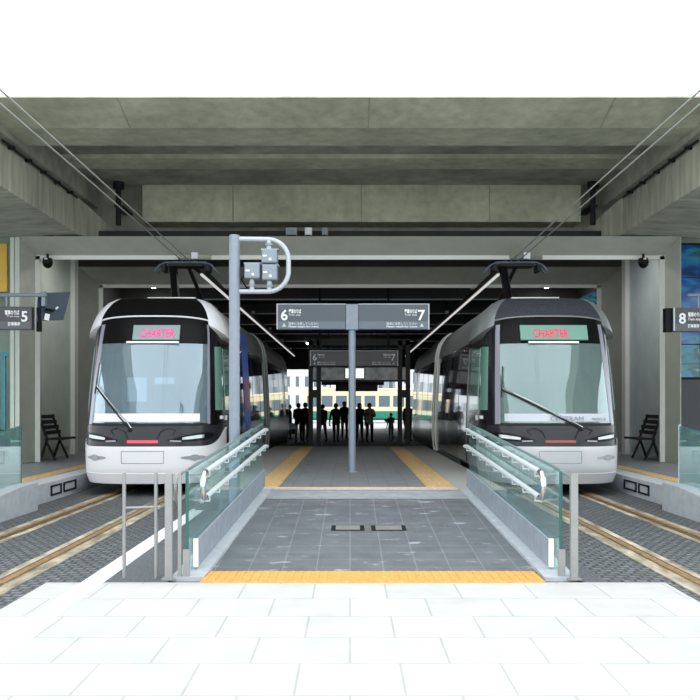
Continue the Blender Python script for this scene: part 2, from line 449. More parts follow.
# platform slab
struct(MB().box(-2.27, 2.29, 13.2, 27.4, -.1, .3).build('middle_platform', 'platform'))
struct(MB().box(-2.28, -1.47, 13.21, 27.4, .28, .304).build('platform_edge_strip', 'platform_edge'))
struct(MB().box(1.60, 2.30, 13.21, 27.4, .28, .304).build('platform_edge_strip', 'platform_edge'))
tactile('tactile_strip', -1.46, -1.09, 13.7, 26.6, .302, 'tactile_far', .03, .075, 'y')
tactile('tactile_strip', 1.17, 1.59, 13.7, 26.6, .302, 'tactile_far', .03, .075, 'y')
tactile('tactile_strip', -1.30, 1.60, 13.28, 13.62, .302, 'tactile_pale', .035, .085, 'x')
m = MB(); m.prism([(27.4, -.1), (27.4, .3), (31.5, 0), (31.5, -.1)], -2.0, 2.0, 'x'); struct(m.build('far_ramp', 'platform'))
# socket slots in the ramp
for i, (x0, x1, lab) in enumerate(((-.215, .165, 'left'), (.245, .645, 'right'))):
    y0 = 10.38; z = rz(y0)
    t = thing('floor_socket', f'{lab} of two narrow metal slot covers set into the dark ramp', 'floor cover', ((x0 + x1) / 2, y0, z), None)
    sl = .3 / (RY1 - RY0)
    def sb(xa, xb, ya, yb, h):
        za, zb = rz(ya), rz(yb)
        return MB().hexa([(xa, ya, za - .01), (xb, ya, za - .01), (xb, yb, zb - .01), (xa, yb, zb - .01), (xa, ya, za + h), (xb, ya, za + h), (xb, yb, zb + h), (xa, yb, zb + h)])
    sb(x0, x1, y0 - .16, y0 + .16, .004).build('frame', 'blackmetal', t)
    sb(x0 + .05, x1 - .05, y0 - .10, y0 + .12, .010).build('cover', 'stainless', t)

# ------------------------------------------------------------------ outer platforms
for sgn, lr in ((-1, 'left'), (1, 'right')):
    X = lambda a: a * sgn
    struct(MB().box(X(4.88), X(9.5), 13.3, 45, -.1, .295).build('outer_platform', 'platform'))
    struct(MB().box(X(4.86), X(5.25), 13.3, 45, -.1, .3).build('platform_edge_strip', 'kerb'))
    tactile('tactile_strip', min(X(5.28), X(5.58)), max(X(5.28), X(5.58)), 13.6, 40, .297, 'tactile_far')
    # recessed frames on the kerb face
    t = thing('kerb_reflector', f'pair of dark framed recesses on the kerb face of the {lr} platform', 'kerb marker', (X(4.85), 14.9, .08))
    for ya, yb in ((14.6, 15.15), (15.25, 15.95)):
        m = MB()
        for (y0, y1, z0, z1) in ((ya, yb, .07, .10), (ya, yb, .21, .24), (ya, ya + .06, .07, .24), (yb - .06, yb, .07, .24)):
            m.box(X(4.845), X(4.862), y0, y1, z0, z1)
        m.build('frame', 'blackmetal', t)
    # ramp leading off towards the street with a kerb wall
    m = MB(); m.prism([(9.5, -.1), (9.5, .02), (13.3, .295), (13.3, -.1)], X(4.95), X(9.5), 'x'); struct(m.build('outer_ramp', 'platform'))
    m = MB(); m.prism([(9.3, -.1), (9.3, .16), (12.7, .40), (13.32, .40), (13.32, -.1)], X(4.62), X(4.97), 'x'); struct(m.build('ramp_kerb', 'kerb'))
    # glass guard above that kerb
    t = thing('glass_guard', f'teal tinted glass guard standing on the kerb of the {lr} outer ramp', 'glass fence', (X(4.86), 12, .3))
    zt = lambda y: lerp(.95, 1.25, (y - 9.6) / 3.7)
    zb = lambda y: lerp(.17, .395, (y - 9.6) / 3.1) if y < 12.7 else .395
    for ya, yb in ((9.6, 11.4), (11.43, 13.25)):
        m = MB(); xa, xb = X(4.845), X(4.865)
        m.hexa([(xa, ya, zb(ya)), (xb, ya, zb(ya)), (xb, yb, zb(yb)), (xa, yb, zb(yb)), (xa, ya, zt(ya)), (xb, ya, zt(ya)), (xb, yb, zt(yb)), (xa, yb, zt(yb))])
        m.build('glass_panel', 'teal_glass', t)
    for h in (.62, .86):
        pts = [(X(5.0), 9.6, h + .02), (X(5.0), 13.15, h + .29), (X(5.0), 13.22, h + .26), (X(5.0), 13.2, h + .2)]
        MB().tube(pts, .022).build('handrail', 'handrail', t, smooth=True)
    for yy in (10.2, 11.2, 12.2, 13.0):
        for h in (.62, .86):
            z = h + .02 + (yy - 9.6) / 3.6 * .27
            MB().tube([(X(4.865), yy, z - .05), (X(5.0), yy, z - .05), (X(5.0), yy, z)], .01, 6).build('bracket', 'stainless', t)
    MB().box(X(4.84), X(4.87), 13.25, 13.27, .4, 1.26).build('edge_trim', 'glass_edge' if sgn < 0 else 'handrail', t)
    MB().box(X(4.868), X(4.875), 12.85, 13.12, 1.06, 1.20).build('sticker', 'yellowp', t)

# ------------------------------------------------------------------ ramp glass fences
def fence(sd):
    lr = 'left' if sd < 0 else 'right'
    inn = -sd        # direction towards the ramp centre
    t = thing('glass_railing', f'sloping glass railing with two pale handrails along the {lr} edge of the ramp', 'railing', (fx(sd, 10.6), 10.6, rz(10.6)), 'ramp railings')
    def sl(y, dx, z): return (fx(sd, y) + dx, y, rz(y) + z)
    def slab(y0, y1, d0, d1, z0, z1):
        return MB().hexa([sl(y0, d0, z0), sl(y0, d1, z0), sl(y1, d1, z0), sl(y1, d0, z0), sl(y0, d0, z1), sl(y0, d1, z1), sl(y1, d1, z1), sl(y1, d0, z1)])
    ys = [8.08, 9.82, 11.58, 13.35]
    for a, b in zip(ys, ys[1:]):
        slab(a + .008, b - .008, -.006, .006, .03, .955).build('glass_panel', 'glass', t)
    slab(8.06, 13.36, -.011, .011, .955, .975).build('top_cap', 'glass_top', t)
    slab(8.30, 13.34, .022 * inn, .042 * inn, .05, .30).build('kick_panel', 'kerb_grey', t)
    slab(8.27, 8.30, .012 * inn, .055 * inn, .06, .32).build('kick_panel_end', 'white', t)
    slab(8.06, 8.078, -.013, .013, .02, .955).build('edge_trim', 'glass_edge', t)
    dh = .075 * inn
    for h in (.90, .66):
        pts = [sl(8.55, dh, h), sl(10.9, dh, h), sl(13.05, dh, h), sl(13.3, dh, h - .02)]
        MB().tube(pts, .025, 10).build('handrail', 'handrail', t, smooth=True)
    # return bend joining the two rails
    c = sl(8.42, dh, .78)
    pts = [sl(8.55, dh, .90)] + [sl(8.50 - .10 * math.sin(PI * k / 8), dh, .78 + .12 * math.cos(PI * k / 8)) for k in range(9)] + [sl(8.55, dh, .66)]
    MB().tube(pts, .028, 10).build('rail_return', 'chrome', t, smooth=True)
    for k in range(9):
        y = 8.75 + k * .545
        for h in (.90, .66):
            m = MB().tube([sl(y, 0, h - .07), sl(y, dh, h - .07), sl(y, dh, h - .015)], .009, 6)
            m.tube([sl(y, -.02, h - .07), sl(y, .012 * inn, h - .07)], .022, 8)
            m.build('bracket', 'handrail', t)
    # second set of handrails on the track side
    dq = -.13 * inn
    for h in (.90, .66):
        MB().tube([sl(8.3, dq, h), sl(13.2, dq, h)], .014, 8).build('outer_rail', 'stainless', t, smooth=True)
    pts = [sl(8.3, dq, .90)] + [sl(8.26 - .09 * math.sin(PI * k / 8), dq, .78 + .12 * math.cos(PI * k / 8)) for k in range(9)] + [sl(8.3, dq, .66)]
    MB().tube(pts, .016, 8).build('rail_return', 'stainless', t, smooth=True)
    for k in range(5):
        y = 8.7 + k * 1.0
        for h in (.90, .66):
            MB().tube([sl(y, 0, h - .05), sl(y, dq, h - .05), sl(y, dq, h)], .008, 6).build('bracket', 'stainless', t)
    if sd < 0:
        MB().box(-1.535, -1.505, 8.02, 8.05, .0, .94).build('post', 'stainless', t)
    MB().box(fx(sd, 8.05) - .03, fx(sd, 8.05) + .03, 8.02, 8.055, .0, .26).build('base_shoe', 'stainless', t)
fence(-1); fence(1)

def flat_post(x, label):
    t = thing('barrier_post', label, 'post', (x, 8.0, 0))
    MB().box(x - .032, x + .032, 7.97, 8.03, .006, .94).build('post', 'stainless', t, bevel=.004)
    MB().box(x - .06, x + .06, 7.94, 8.06, -.0, .012).build('base_plate', 'stainless', t)
flat_post(-1.61, 'square stainless post standing beside the left glass railing end')
flat_post(1.99, 'square stainless post standing beside the right glass railing end')
t = thing('pipe_barrier', 'thin grey pipe barrier with two uprights and a crossbar beside left track', 'barrier', (-1.9, 8.05, 0))
for x in (-2.02, -1.735):
    MB().tube([(x, 8.05, 0), (x, 8.05, .945)], .016, 10).build('upright', 'stainless', t, smooth=True)
MB().tube([(-2.02, 8.05, .63), (-1.69, 8.05, .64)], .010, 8).build('crossbar', 'stainless', t, smooth=True)

# ------------------------------------------------------------------ viaduct
def beam(name, x0, x1, y0, y1, z0, z1, mat='concrete', bevel=.02):
    return struct(MB().box(x0, x1, y0, y1, z0, z1).build(name, mat, bevel=bevel))
GX = 5.82
# longitudinal box girders left and right
for sgn in (-1, 1):
    m = MB()
    m.prism([(sgn * GX, 5.20), (sgn * GX, 6.0), (sgn * (GX + .0), 6.62), (sgn * 11, 6.62), (sgn * 11, 5.05), (sgn * 9.6, 5.02)], 9, 19.2, 'y')
    struct(m.build('viaduct_girder', 'concrete_girder'))
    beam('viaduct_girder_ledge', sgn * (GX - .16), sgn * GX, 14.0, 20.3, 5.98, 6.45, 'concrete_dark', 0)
# edge beam, ribs and slab
m = MB(); m.prism([(15.75, 6.09), (14.75, 6.09), (13.9, 6.30), (13.92, 6.325), (14.75, 6.63), (15.75, 6.63)], -GX, GX, 'x'); struct(m.build('viaduct_edge_beam', 'concrete'))
beam('viaduct_slab', -11, 11, 15.75, 27, 6.62, 6.78, 'concrete', 0)
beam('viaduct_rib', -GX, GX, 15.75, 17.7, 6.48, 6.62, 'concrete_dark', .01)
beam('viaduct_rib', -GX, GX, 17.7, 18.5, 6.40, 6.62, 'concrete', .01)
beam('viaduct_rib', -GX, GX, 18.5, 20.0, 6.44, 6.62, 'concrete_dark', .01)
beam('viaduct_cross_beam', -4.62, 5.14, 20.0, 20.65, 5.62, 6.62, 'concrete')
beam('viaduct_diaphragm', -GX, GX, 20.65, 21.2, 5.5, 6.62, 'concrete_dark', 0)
for sgn in (-1, 1):
    struct(MB().hexa([(sgn * 5.82, 19.2, 5.20), (sgn * 5.28, 20.65, 5.22), (sgn * 6.4, 20.65, 5.22), (sgn * 6.4, 19.2, 5.20), (sgn * 5.82, 19.2, 6.0), (sgn * 5.28, 20.65, 5.46), (sgn * 6.4, 20.65, 5.6), (sgn * 6.4, 19.2, 6.0)]).build('girder_haunch', 'concrete_girder'))
for x in (-2.6, .25, 3.1):
    beam('beam_joint', x - .012, x + .012, 19.992, 20.01, 5.64, 6.42, 'concrete_dark', 0)
for x in (-3.6, .3, 4.1):
    struct(MB().hexa([(x - .012, 14.75, 6.087), (x + .012, 14.75, 6.087), (x + .012, 14.8, 6.1), (x - .012, 14.8, 6.1), (x - .012, 13.9, 6.297), (x + .012, 13.9, 6.297), (x + .012, 13.95, 6.32), (x - .012, 13.95, 6.32)]).build('beam_joint', 'concrete_dark'))
# drain pipes hanging below the slab
for x, z0, lab in ((-5.08, 5.5, 'dark vertical drainpipe before the cross beam at upper left'), (5.33, 5.5, 'dark vertical drainpipe before the cross beam at upper right')):
    t = thing('drainpipe', lab, 'pipe', (x, 19.75, z0), 'viaduct drainpipes')
    MB().tube([(x, 19.75, z0), (x, 19.75, 6.45)], .062, 12).build('pipe', 'blackmetal', t, smooth=True)
    MB().tube([(x, 19.75, 6.30), (x, 19.75, 6.44)], .13, 12).build('collar', 'blackmetal', t, smooth=True)
    MB().box(x - .1, x + .1, 19.75, 20.65, 5.9, 5.94).build('bracket', 'blackmetal', t)
# conduit stubs along girders
for sgn, lr in ((-1, 'left'), (1, 'right')):
    t = thing('conduit_run', f'thin dark conduit with clips along the inner top of the {lr} girder', 'conduit', (sgn * 5.5, 17, 5.9))
    MB().tube([(sgn * 5.76, 14.9, 5.93), (sgn * 5.76, 19.0, 5.93)], .02, 8).build('pipe', 'blackmetal', t, smooth=True)
    for k in range(5):
        y = 15.3 + k * .8
        MB().box(sgn * 5.70, sgn * 5.83, y, y + .04, 5.90, 5.95).build('clip', 'blackmetal', t)

# ------------------------------------------------------------------ portal frames
def portal(Y0, Y1, xo, xi, zo, zi, mats, name):
    """splayed rectangular frame: outer edge at Y0, inner edge at Y1"""
    m = MB()
    def frame(y, x, z): return [(-x, y, .295), (-x, y, z), (x, y, z), (x, y, .295)]
    a = frame(Y0, xo, zo); b = frame(Y1, xi, zi); c = frame(Y1 + .35, xi, zi); d = frame(Y1 + .35, xo, zo)
    n = 4
    ring = [a, b, c, d]
    vs = [p for r_ in ring for p in r_]; fs = []
    for q in range(4):
        for j in range(3):
            p2 = (q + 1) % 4
            fs.append((q * n + j, q * n + j + 1, p2 * n + j + 1, p2 * n + j))
    fs.append((0, 4, 8, 12)); fs.append((3, 15, 11, 7))
    m.add(vs, fs)
    o = struct(m.build(name, mats[0]))
    # pale inner lip
    m = MB(); w = .10
    m.box(-xi + .0, xi, Y1 - .03, Y1 + .02, zi - w * .75, zi + .015)
    m.box(-xi - .015, -xi + w, Y1 - .03, Y1 + .02, .295, zi); m.box(xi - w, xi + .015, Y1 - .03, Y1 + .02, .295, zi)
    struct(m.build('portal_lip', mats[1]))
portal(19.25, 19.85, 7.07, 6.93, 5.16, 4.83, ('portal', 'portal_edge'), 'portal_frame')
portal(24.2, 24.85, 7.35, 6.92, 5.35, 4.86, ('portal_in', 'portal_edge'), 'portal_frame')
# side walls between the frames: return panel + second post
for sgn, lr in ((-1, 'left'), (1, 'right')):
    struct(MB().box(sgn * 7.14, sgn * 7.3, 20.2, 23.6, .295, 5.3).build('wall_' + lr, 'wallgrey' if sgn < 0 else 'wallblue'))
    _ = MB().hexa([(sgn * 6.98, 23.3, .5), (sgn * 7.42, 23.3, .5), (sgn * 7.42, 23.6, .5), (sgn * 6.98, 23.6, .5), (sgn * 6.98, 23.3, 5.3), (sgn * 7.42, 23.3, 5.3), (sgn * 7.42, 23.6, 5.3), (sgn * 6.98, 23.6, 5.3)])
    beam('trim_1' if sgn < 0 else 'trim_2', sgn * 7.0, sgn * 7.135, 22.9, 23.2, .295, 5.3, 'portal_edge', .01)
    beam('wall_panel', sgn * 7.11, sgn * 7.14, 20.25, 22.9, .50, 5.3, 'wallgrey' if sgn < 0 else 'wallblue', 0)
# face panels outside the portal
struct(MB().box(-7.29, -7.07, 19.3, 19.6, .295, 5.2).build('wall_front', 'wallgrey'))
struct(MB().box(7.07, 7.10, 19.3, 19.6, .295, 5.2).build('wall_front', 'wallgrey'))
struct(MB().box(-7.20, -7.19, 19.285, 19.31, .3, 5.2).build('wall_joint', 'concrete_dark'))

# facade left of the portal
struct(MB().box(-14, -7.5, 24.0, 24.3, .0, 6.0).build('wall_left_facade', 'facade'))
struct(MB().box(-12, -8.62, 22.6, 22.7, 4.4, 5.6).build('wall_yellow_panel', 'yellowp'))
t = thing('teal_screen', 'teal vertical slat screen behind the left glass guard', 'screen', (-9.4, 22, .3))
for k in range(14):
    x = -10.6 + k * .16
    MB().box(x, x + .09, 22, 22.08, .95, 2.75).build('slat', 'teal_slat', t)
MB().box(-10.7, -8.3, 21.98, 22.1, .295, .95).build('base', 'black', t)
MB().box(-10.7, -8.3, 21.98, 22.1, 2.75, 2.85).build('top_rail', 'teal_slat', t)
# blue art glass facade right of portal
t = thing('art_glass_wall', 'blue and teal patterned glass wall beyond the right portal post', 'glass wall', (10, 23, .3))
for k in range(3):
    for q in range(4):
        x0 = 7.35 + k * 1.6; z0 = 2.25 + q * .85
        MB().box(x0 + .012, x0 + 1.588, 23, 23.06, z0 + .012, z0 + .838).build('pane', 'art', t)
MB().box(7.3, 12.2, 23.06, 23.16, 2.2, 5.7).build('backing', 'black', t)
struct(MB().box(7.25, 13, 23.05, 23.3, .295, 2.2).build('wall_right_base', P('mesh_grey', (.05, .055, .058), .6, var=.6, scale=40)))
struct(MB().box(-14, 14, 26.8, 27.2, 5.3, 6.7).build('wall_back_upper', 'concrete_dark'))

# dome cameras under the portal
for x, lab in ((-6.62, 'black dome camera under the left end of the portal beam'), (6.42, 'black dome camera under the right end of the portal beam')):
    t = thing('dome_camera', lab, 'camera', (x, 19.7, 4.66), 'dome cameras')
    MB().tube([(x, 19.7, 4.70), (x, 19.7, 4.86)], .03, 8).build('stem', 'blackmetal', t)
    MB().tube([(x, 19.7, 4.66), (x, 19.7, 4.76)], [.115, .10], 16).build('housing', 'blackmetal', t, smooth=True)
    MB().sphere((x, 19.7, 4.65), .108).build('dome', 'black', t, smooth=True)
    MB().box(x - .03, x + .03, 19.585, 19.60, 4.72, 4.75).build('label_plate', 'glint', t)
# pale boxes standing in for small bright patches on top of portal
for i, (a, b, lab) in enumerate(((286, 297, 'pale box standing in for a bright patch on the portal beam, leftmost of three'), (305, 312, 'brightest small box standing in for a bright patch on the portal beam, middle of three'), (322, 328, 'small dull box standing in for a bright patch on the portal beam, rightmost of three'))):
    x0 = (a - 350) / 46.; x1 = (b - 350) / 46.
    t = thing('bright_patch_box', lab, 'box', ((x0 + x1) / 2, 19.6, 5.16), 'bright patch boxes')
    MB().box(x0, x1, 19.5, 19.65, 5.24, 5.40).build('body', 'glint' if i == 1 else 'kerb_grey', t, bevel=.01)
    MB().box(x0 + .02, x1 - .02, 19.53, 19.62, 5.15, 5.24).build('foot', 'blackmetal', t)

# ------------------------------------------------------------------ hall behind the portal
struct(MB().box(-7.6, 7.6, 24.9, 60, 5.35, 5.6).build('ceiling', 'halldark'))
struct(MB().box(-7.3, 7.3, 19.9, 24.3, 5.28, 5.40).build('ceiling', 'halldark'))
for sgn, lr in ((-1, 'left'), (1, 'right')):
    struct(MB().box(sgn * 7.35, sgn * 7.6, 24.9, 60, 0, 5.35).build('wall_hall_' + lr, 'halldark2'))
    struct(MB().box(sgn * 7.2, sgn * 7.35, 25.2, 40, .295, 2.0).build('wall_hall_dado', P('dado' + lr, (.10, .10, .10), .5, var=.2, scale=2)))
struct(MB().box(7.2, 7.35, 25.3, 33, 2.6, 4.9).build('window_1', 'art'))
for k, y in enumerate((29, 33.5, 38, 43, 48, 54)):
    beam('ceiling_beam', -7.4, 7.4, y, y + .35, 4.95, 5.35, 'halldark2', .01)
    struct(MB().box(-7.3, 7.3, y - .03, y, 4.93, 4.97).build('trim_beam', 'sign_edge'))
# far end of the hall
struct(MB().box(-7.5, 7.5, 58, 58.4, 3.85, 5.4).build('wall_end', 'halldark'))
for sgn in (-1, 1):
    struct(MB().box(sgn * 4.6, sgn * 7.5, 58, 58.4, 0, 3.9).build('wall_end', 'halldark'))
# ceiling lamps
for i, x in enumerate((-2.25, -.6, 1.0)):
    t = thing('ceiling_lamp', ('leftmost', 'middle', 'rightmost')[i] + ' of three small bright lamps on a hall ceiling beam', 'lamp', (x, 47.7, 4.86), 'hall ceiling lamps')
    MB().tube([(x, 47.7, 4.84), (x, 47.7, 4.96)], .07, 10).build('housing', 'blackmetal', t)
    MB().sphere((x, 47.7, 4.83), .075, 10, 6).build('bulb', 'lamp_on', t, smooth=True)
# strip lights added out of view under the ceiling to brighten the hall
for sgn, lr in ((-1, 'left'), (1, 'right')):
    t = thing('fill_strip_light', f'added fill strip out of view under the hall ceiling along the {lr} wall', 'lamp', (sgn * 6.2, 30, 5.2))
    MB().box(sgn * 6.15, sgn * 6.3, 25.4, 28.6, 5.27, 5.35).build('housing', 'blackmetal', t)
    MB().box(sgn * 6.17, sgn * 6.28, 25.45, 28.55, 5.25, 5.27).build('diffuser', 'fill_strip', t)
for k, (xa, xb) in enumerate(((-6.6, -2.4), (-2.0, 2.0), (2.4, 6.6))):  # lamps added behind the portal lip, unseen, to fill the portal with light
    t = thing('soffit_fill', 'added fill lamp out of view under the portal soffit, ' + ('left', 'middle', 'right')[k] + ' of the row', 'lamp', ((xa + xb) / 2, 20.9, 5.2), 'added portal fill lamps')
    MB().box(xa, xb, 20.8, 21.05, 5.20, 5.27).build('housing', 'blackmetal', t)
    MB().box(xa + .03, xb - .03, 20.83, 21.02, 5.185, 5.20).build('diffuser', 'fill_strip', t)
# grey ducts on the left side by the tram
t = thing('wall_cabinet', 'grey metal cabinet row against the dark left hall wall', 'cabinet', (-6.9, 26.5, .3))
MB().box(-7.2, -6.75, 25.4, 27.6, .295, 1.9).build('body', 'sign', t, bevel=.01)
for q in range(3):
    MB().box(-6.75, -6.735, 25.45 + q * .72, 26.12 + q * .72, .4, 1.82).build('door', 'sign_strip', t)

# gate frame at platform end with second sign
def gate():
    Y = 27.9
    t = thing('gate_frame', 'black steel gate frame with glazed header across the platform far end', 'gate frame', (.1, Y, .3))
    for x in (-1.22, -.97, 1.55, 1.80):
        MB().box(x - .07, x + .07, Y, Y + .14, .26, 3.55).build('post', 'blackmetal', t)
    MB().box(-1.30, 1.88, Y, Y + .14, 3.4, 3.6).build('header', 'blackmetal', t)
    MB().box(-1.2, 1.8, Y + .05, Y + .08, 2.33, 2.72).build('glazed_header', P('header_glass', (.20, .22, .22), .2, var=.5, scale=3), t)
    MB().box(-1.25, 1.83, Y + .02, Y + .1, 2.27, 2.33).build('header_rail', 'blackmetal', t)
    MB().box(-.17, .46, Y - .06, Y + .02, 2.36, 2.70).build('screen_housing', 'blackmetal', t)
    MB().box(-.14, .43, Y - .065, Y - .06, 2.38, 2.68).build('screen', 'screen', t)
    for x in (-1.1, 1.68):
        MB().box(x - .15, x + .15, Y - .02, Y + .1, 1.78, 2.02).build('camera_box', 'blackmetal', t)
gate()
t = thing('hanging_board', 'narrow dark board hung beyond the gate frame, lower of two', 'board', (.2, 31, 2.1))
MB().box(-.5, .95, 31, 31.1, 2.02, 2.28).build('panel', 'black', t)
for x in (-.3, .75): MB().tube([(x, 31.05, 2.28), (x, 31.05, 5.35)], .015, 6).build('rod', 'blackmetal', t)
t = thing('hanging_board', 'wide dark board hung beyond the gate frame, upper of two', 'board', (.4, 33, 2.0))
MB().box(-1.05, 1.25, 33, 33.1, 2.28, 2.52).build('panel', 'black', t)
for x in (-.8, 1.0): MB().tube([(x, 33.05, 2.52), (x, 33.05, 5.35)], .015, 6).build('rod', 'blackmetal', t)

# ------------------------------------------------------------------ central 6/7 signs
def island_sign(Y, xc, z0, base, label, mat, strip, post=True, x0=None, x1=None):
    t = thing('platform_sign', label, 'sign', (xc, Y, base))
    xa, xb = (-1.365, 1.475) if x0 is None else (x0, x1)
    H = .465
    if post:
        MB().tube([(xc, Y + .02, base), (xc, Y + .02, z0 + .02)], .068, 20).build('post', 'pole', t, smooth=True)
        MB().tube([(xc, Y + .02, base), (xc, Y + .02, base + .02)], .11, 20).build('base_plate', 'pole', t, smooth=True)
    else:
        for q in (xa + .3, xb - .3): MB().tube([(q, Y, z0 + H), (q, Y, 5.35)], .03, 8).build('hanger', 'blackmetal', t)
    MB().box(xc - .115, xc + .115, Y - .085, Y + .105, z0 - .005, z0 + H + .005).build('hub', 'pole', t, bevel=.006)
    for a, b, num, al in ((xa, xc - .118, '6', 'L'), (xc + .118, xb, '7', 'R')):
        p = MB().box(a, b, Y - .065, Y + .085, z0, z0 + H).build('panel', mat, t, bevel=.006)
        MB().box(a + .01, b - .01, Y - .067, Y - .063, z0 + .015, z0 + .15).build('lower_strip', strip, p)
        MB().box(a, b, Y - .07, Y + .09, z0 + H, z0 + H + .014).build('edge_trim', 'sign_edge', p)
        e = a if al == 'L' else b - .02
        MB().box(e, e + .02, Y - .07, Y - .06, z0, z0 + H).build('edge_trim', 'sign_edge', p)
        yt = Y - .069
        if al == 'L':
            text('6', .27, (a + .075, yt, z0 + .175), 'white', p, 'numeral', bold=.006)
            text('電車のりば', .085, (a + .225, yt, z0 + .305), 'white', p, bold=.003, width=.23)
            text('Tram stop', .05, (a + .225, yt, z0 + .255), 'white', p, width=.22)
            m = MB().prism([(a + .10, z0 + .05), (a + .18, z0 + .05), (a + .14, z0 + .12)], yt, yt + .004, 'y'); m.build('warning_mark', 'greenish', p)
            text('電車に注意してください', .05, (a + .22, yt, z0 + .09), 'white', p, width=.56)
            text('Please watch for trams', .045, (a + .22, yt, z0 + .04), 'white', p, bold=.001, width=.56)
        else:
            text('7', .27, (b - .22, yt, z0 + .175), 'white', p, 'numeral', bold=.006)
            text('電車のりば', .085, (b - .46, yt, z0 + .305), 'white', p, bold=.003, width=.23)
            text('Tram stop', .05, (b - .46, yt, z0 + .255), 'white', p, width=.23)
            m = MB().prism([(b - .18, z0 + .05), (b - .10, z0 + .05), (b - .14, z0 + .12)], yt, yt + .004, 'y'); m.build('warning_mark', 'greenish', p)
            text('電車に注意してください', .05, (b - .80, yt, z0 + .09), 'white', p, width=.57)
            text('Please watch for trams', .045, (b - .80, yt, z0 + .04), 'white', p, bold=.001, width=.57)
    return t
island_sign(16.8, .04, 2.955, .3, 'grey platform sign numbered 6 and 7 on a post in mid platform', 'sign', 'sign_strip')
island_sign(27.75, .06, 2.75, 2.75, 'dark 6 and 7 sign hung farther back at the gate frame', 'dsign', 'dsign_strip', post=False, x0=-1.23, x1=1.48)

# side signs 5 and 8
def side_sign(sgn, num):
    Y = 16.8; s = F / Y
    lr = 'left' if sgn < 0 else 'right'
    t = thing('platform_sign', f'dark platform sign numbered {num} on an arm at the {lr} picture edge', 'sign', (sgn * 8.2, Y, .3))
    xe = (33 - 350) / s if sgn < 0 else (672 - 350) / s
    far = sgn * 7.9
    z0, z1 = CAMZ + 75 / s, CAMZ + 98 / s
    if sgn > 0: z0, z1 = CAMZ + 73 / s, CAMZ + 97 / s
    p = MB().box(xe, far, Y - .07, Y + .08, z0, z1).build('panel', 'dsign', t, bevel=.006)
    a, b = sorted((xe, far))
    MB().box(a + .02, b - .02, Y - .073, Y - .069, z0 + .02, z0 + .15).build('lower_strip', 'dsign_strip', p)
    if sgn > 0: MB().box(xe - .12, xe - .005, Y + .0, Y + .15, z0 + .0, z1 - .0).build('end_cap', 'black', t)
    else: MB().box(xe + .02, xe + .10, Y + .12, Y + .2, z0 - .02, z1 + .0).build('end_cap', 'black', t)
    yt = Y - .075
    MB().tube([(sgn * 8.2, Y + .02, .3), (sgn * 8.2, Y + .02, 3.75)], .07, 16).build('post', 'pole', t, smooth=True)
    za = CAMZ + 110 / s
    MB().tube([(sgn * 8.2, Y + .02, za), (xe + (.25 if sgn < 0 else .3), Y + .02, za)], .035, 10).build('arm', 'pole', t, smooth=True)
    for q in (.5, 1.4):
        x = xe + sgn * q
        MB().tube([(x, Y + .02, z1 - .01), (x, Y + .02, za)], .02, 8).build('hanger', 'pole', t)
    if sgn < 0:
        text(num, .27, (xe - .20, yt, z0 + .155), 'white', p, 'numeral', bold=.006)
        text('電車のりば', .09, (xe - .50, yt, z0 + .285), 'white', p, bold=.003, width=.27)
        text('Tram stop', .05, (xe - .46, yt, z0 + .235), 'white', p, width=.23)
        text('降車専用', .07, (xe - .44, yt, z0 + .08), 'white', p, bold=.002, width=.22)
    else:
        text(num, .27, (xe + .10, yt, z0 + .155), 'white', p, 'numeral', bold=.006)
        text('電車のりば', .09, (xe + .27, yt, z0 + .285), 'white', p, bold=.003, width=.27)
        text('Tram stop', .07, (xe + .27, yt, z0 + .21), 'white', p, bold=.001, width=.24)
        text('降車専用', .07, (xe + .27, yt, z0 + .08), 'white', p, bold=.002, width=.2)
        MB().box(xe, xe + .03, Y - .075, Y - .068, z0 + .02, z1).build('edge_trim', 'sign_edge', p)
    return t
sign5 = side_sign(-1, '5'); side_sign(1, '8')
# tilted dark translucent panel on the arm end
t = sign5
a = [px(38, 293, 16.95), px(70, 292, 17.25), px(63, 320, 17.15), px(36, 321, 16.9)]
m = MB(); back = [(q[0], q[1] + .02, q[2]) for q in a]
m.hexa([a[3], a[2], back[2], back[3], a[0], a[1], back[1], back[0]])
pan = m.build('tilted_panel', GLASS('dark_pane', (.25, .32, .38), .30, .03, .2, (.05, .07, .10), (.4, .45, .5)), t)
c = px(44, 300, 16.88); MB().box(c[0] - .035, c[0] + .035, c[1] - .05, c[1] + .06, c[2] - .12, c[2] + .16).build('clamp', 'pole', t, bevel=.01)
c = px(47, 317, 16.9); MB().obox((c[0], c[1], c[2]), (.09, .01, .12), Matrix.Rotation(R(12), 3, 'Y')).build('sticker', 'white', t)
c = px(57, 308, 17.0); MB().obox((c[0], c[1], c[2]), (.06, .01, .03), Matrix.Rotation(R(-40), 3, 'Y')).build('sticker', 'white', t)
c = px(50, 309, 16.94); MB().tube([px(45, 309, 16.9), px(54, 311, 16.95)], .025, 8).build('pivot', 'black', t)

# benches against the walls
for sgn, lr in ((-1, 'left'), (1, 'right')):
    t = thing('bench', f'black slatted bench with leaning back by the {lr} portal wall', 'bench', (sgn * 6.65, 21.3, .295), 'platform benches')
    m = MB()
    for q in range(4): m.box(sgn * (6.50 + q * .09), sgn * (6.57 + q * .09), 20.3, 21.3, .76, .80)
    m.build('seat', 'blackmetal', t)
    m = MB()
    for q in range(4):
        x = 6.84 + q * .05; z = .88 + q * .12
        m.box(sgn * x, sgn * (x + .03), 20.3, 21.3, z, z + .085)
    m.build('backrest', 'blackmetal', t)
    for y in (20.33, 21.25):
        MB().tube([(sgn * 7.03, y, 1.33), (sgn * 6.84, y, .77), (sgn * 7.0, y, .297)], .03, 8).build('leg', 'blackmetal', t)
        MB().tube([(sgn * 6.48, y, .78), (sgn * 6.88, y, .78), (sgn * 6.66, y, .297)], .03, 8).build('leg', 'blackmetal', t)

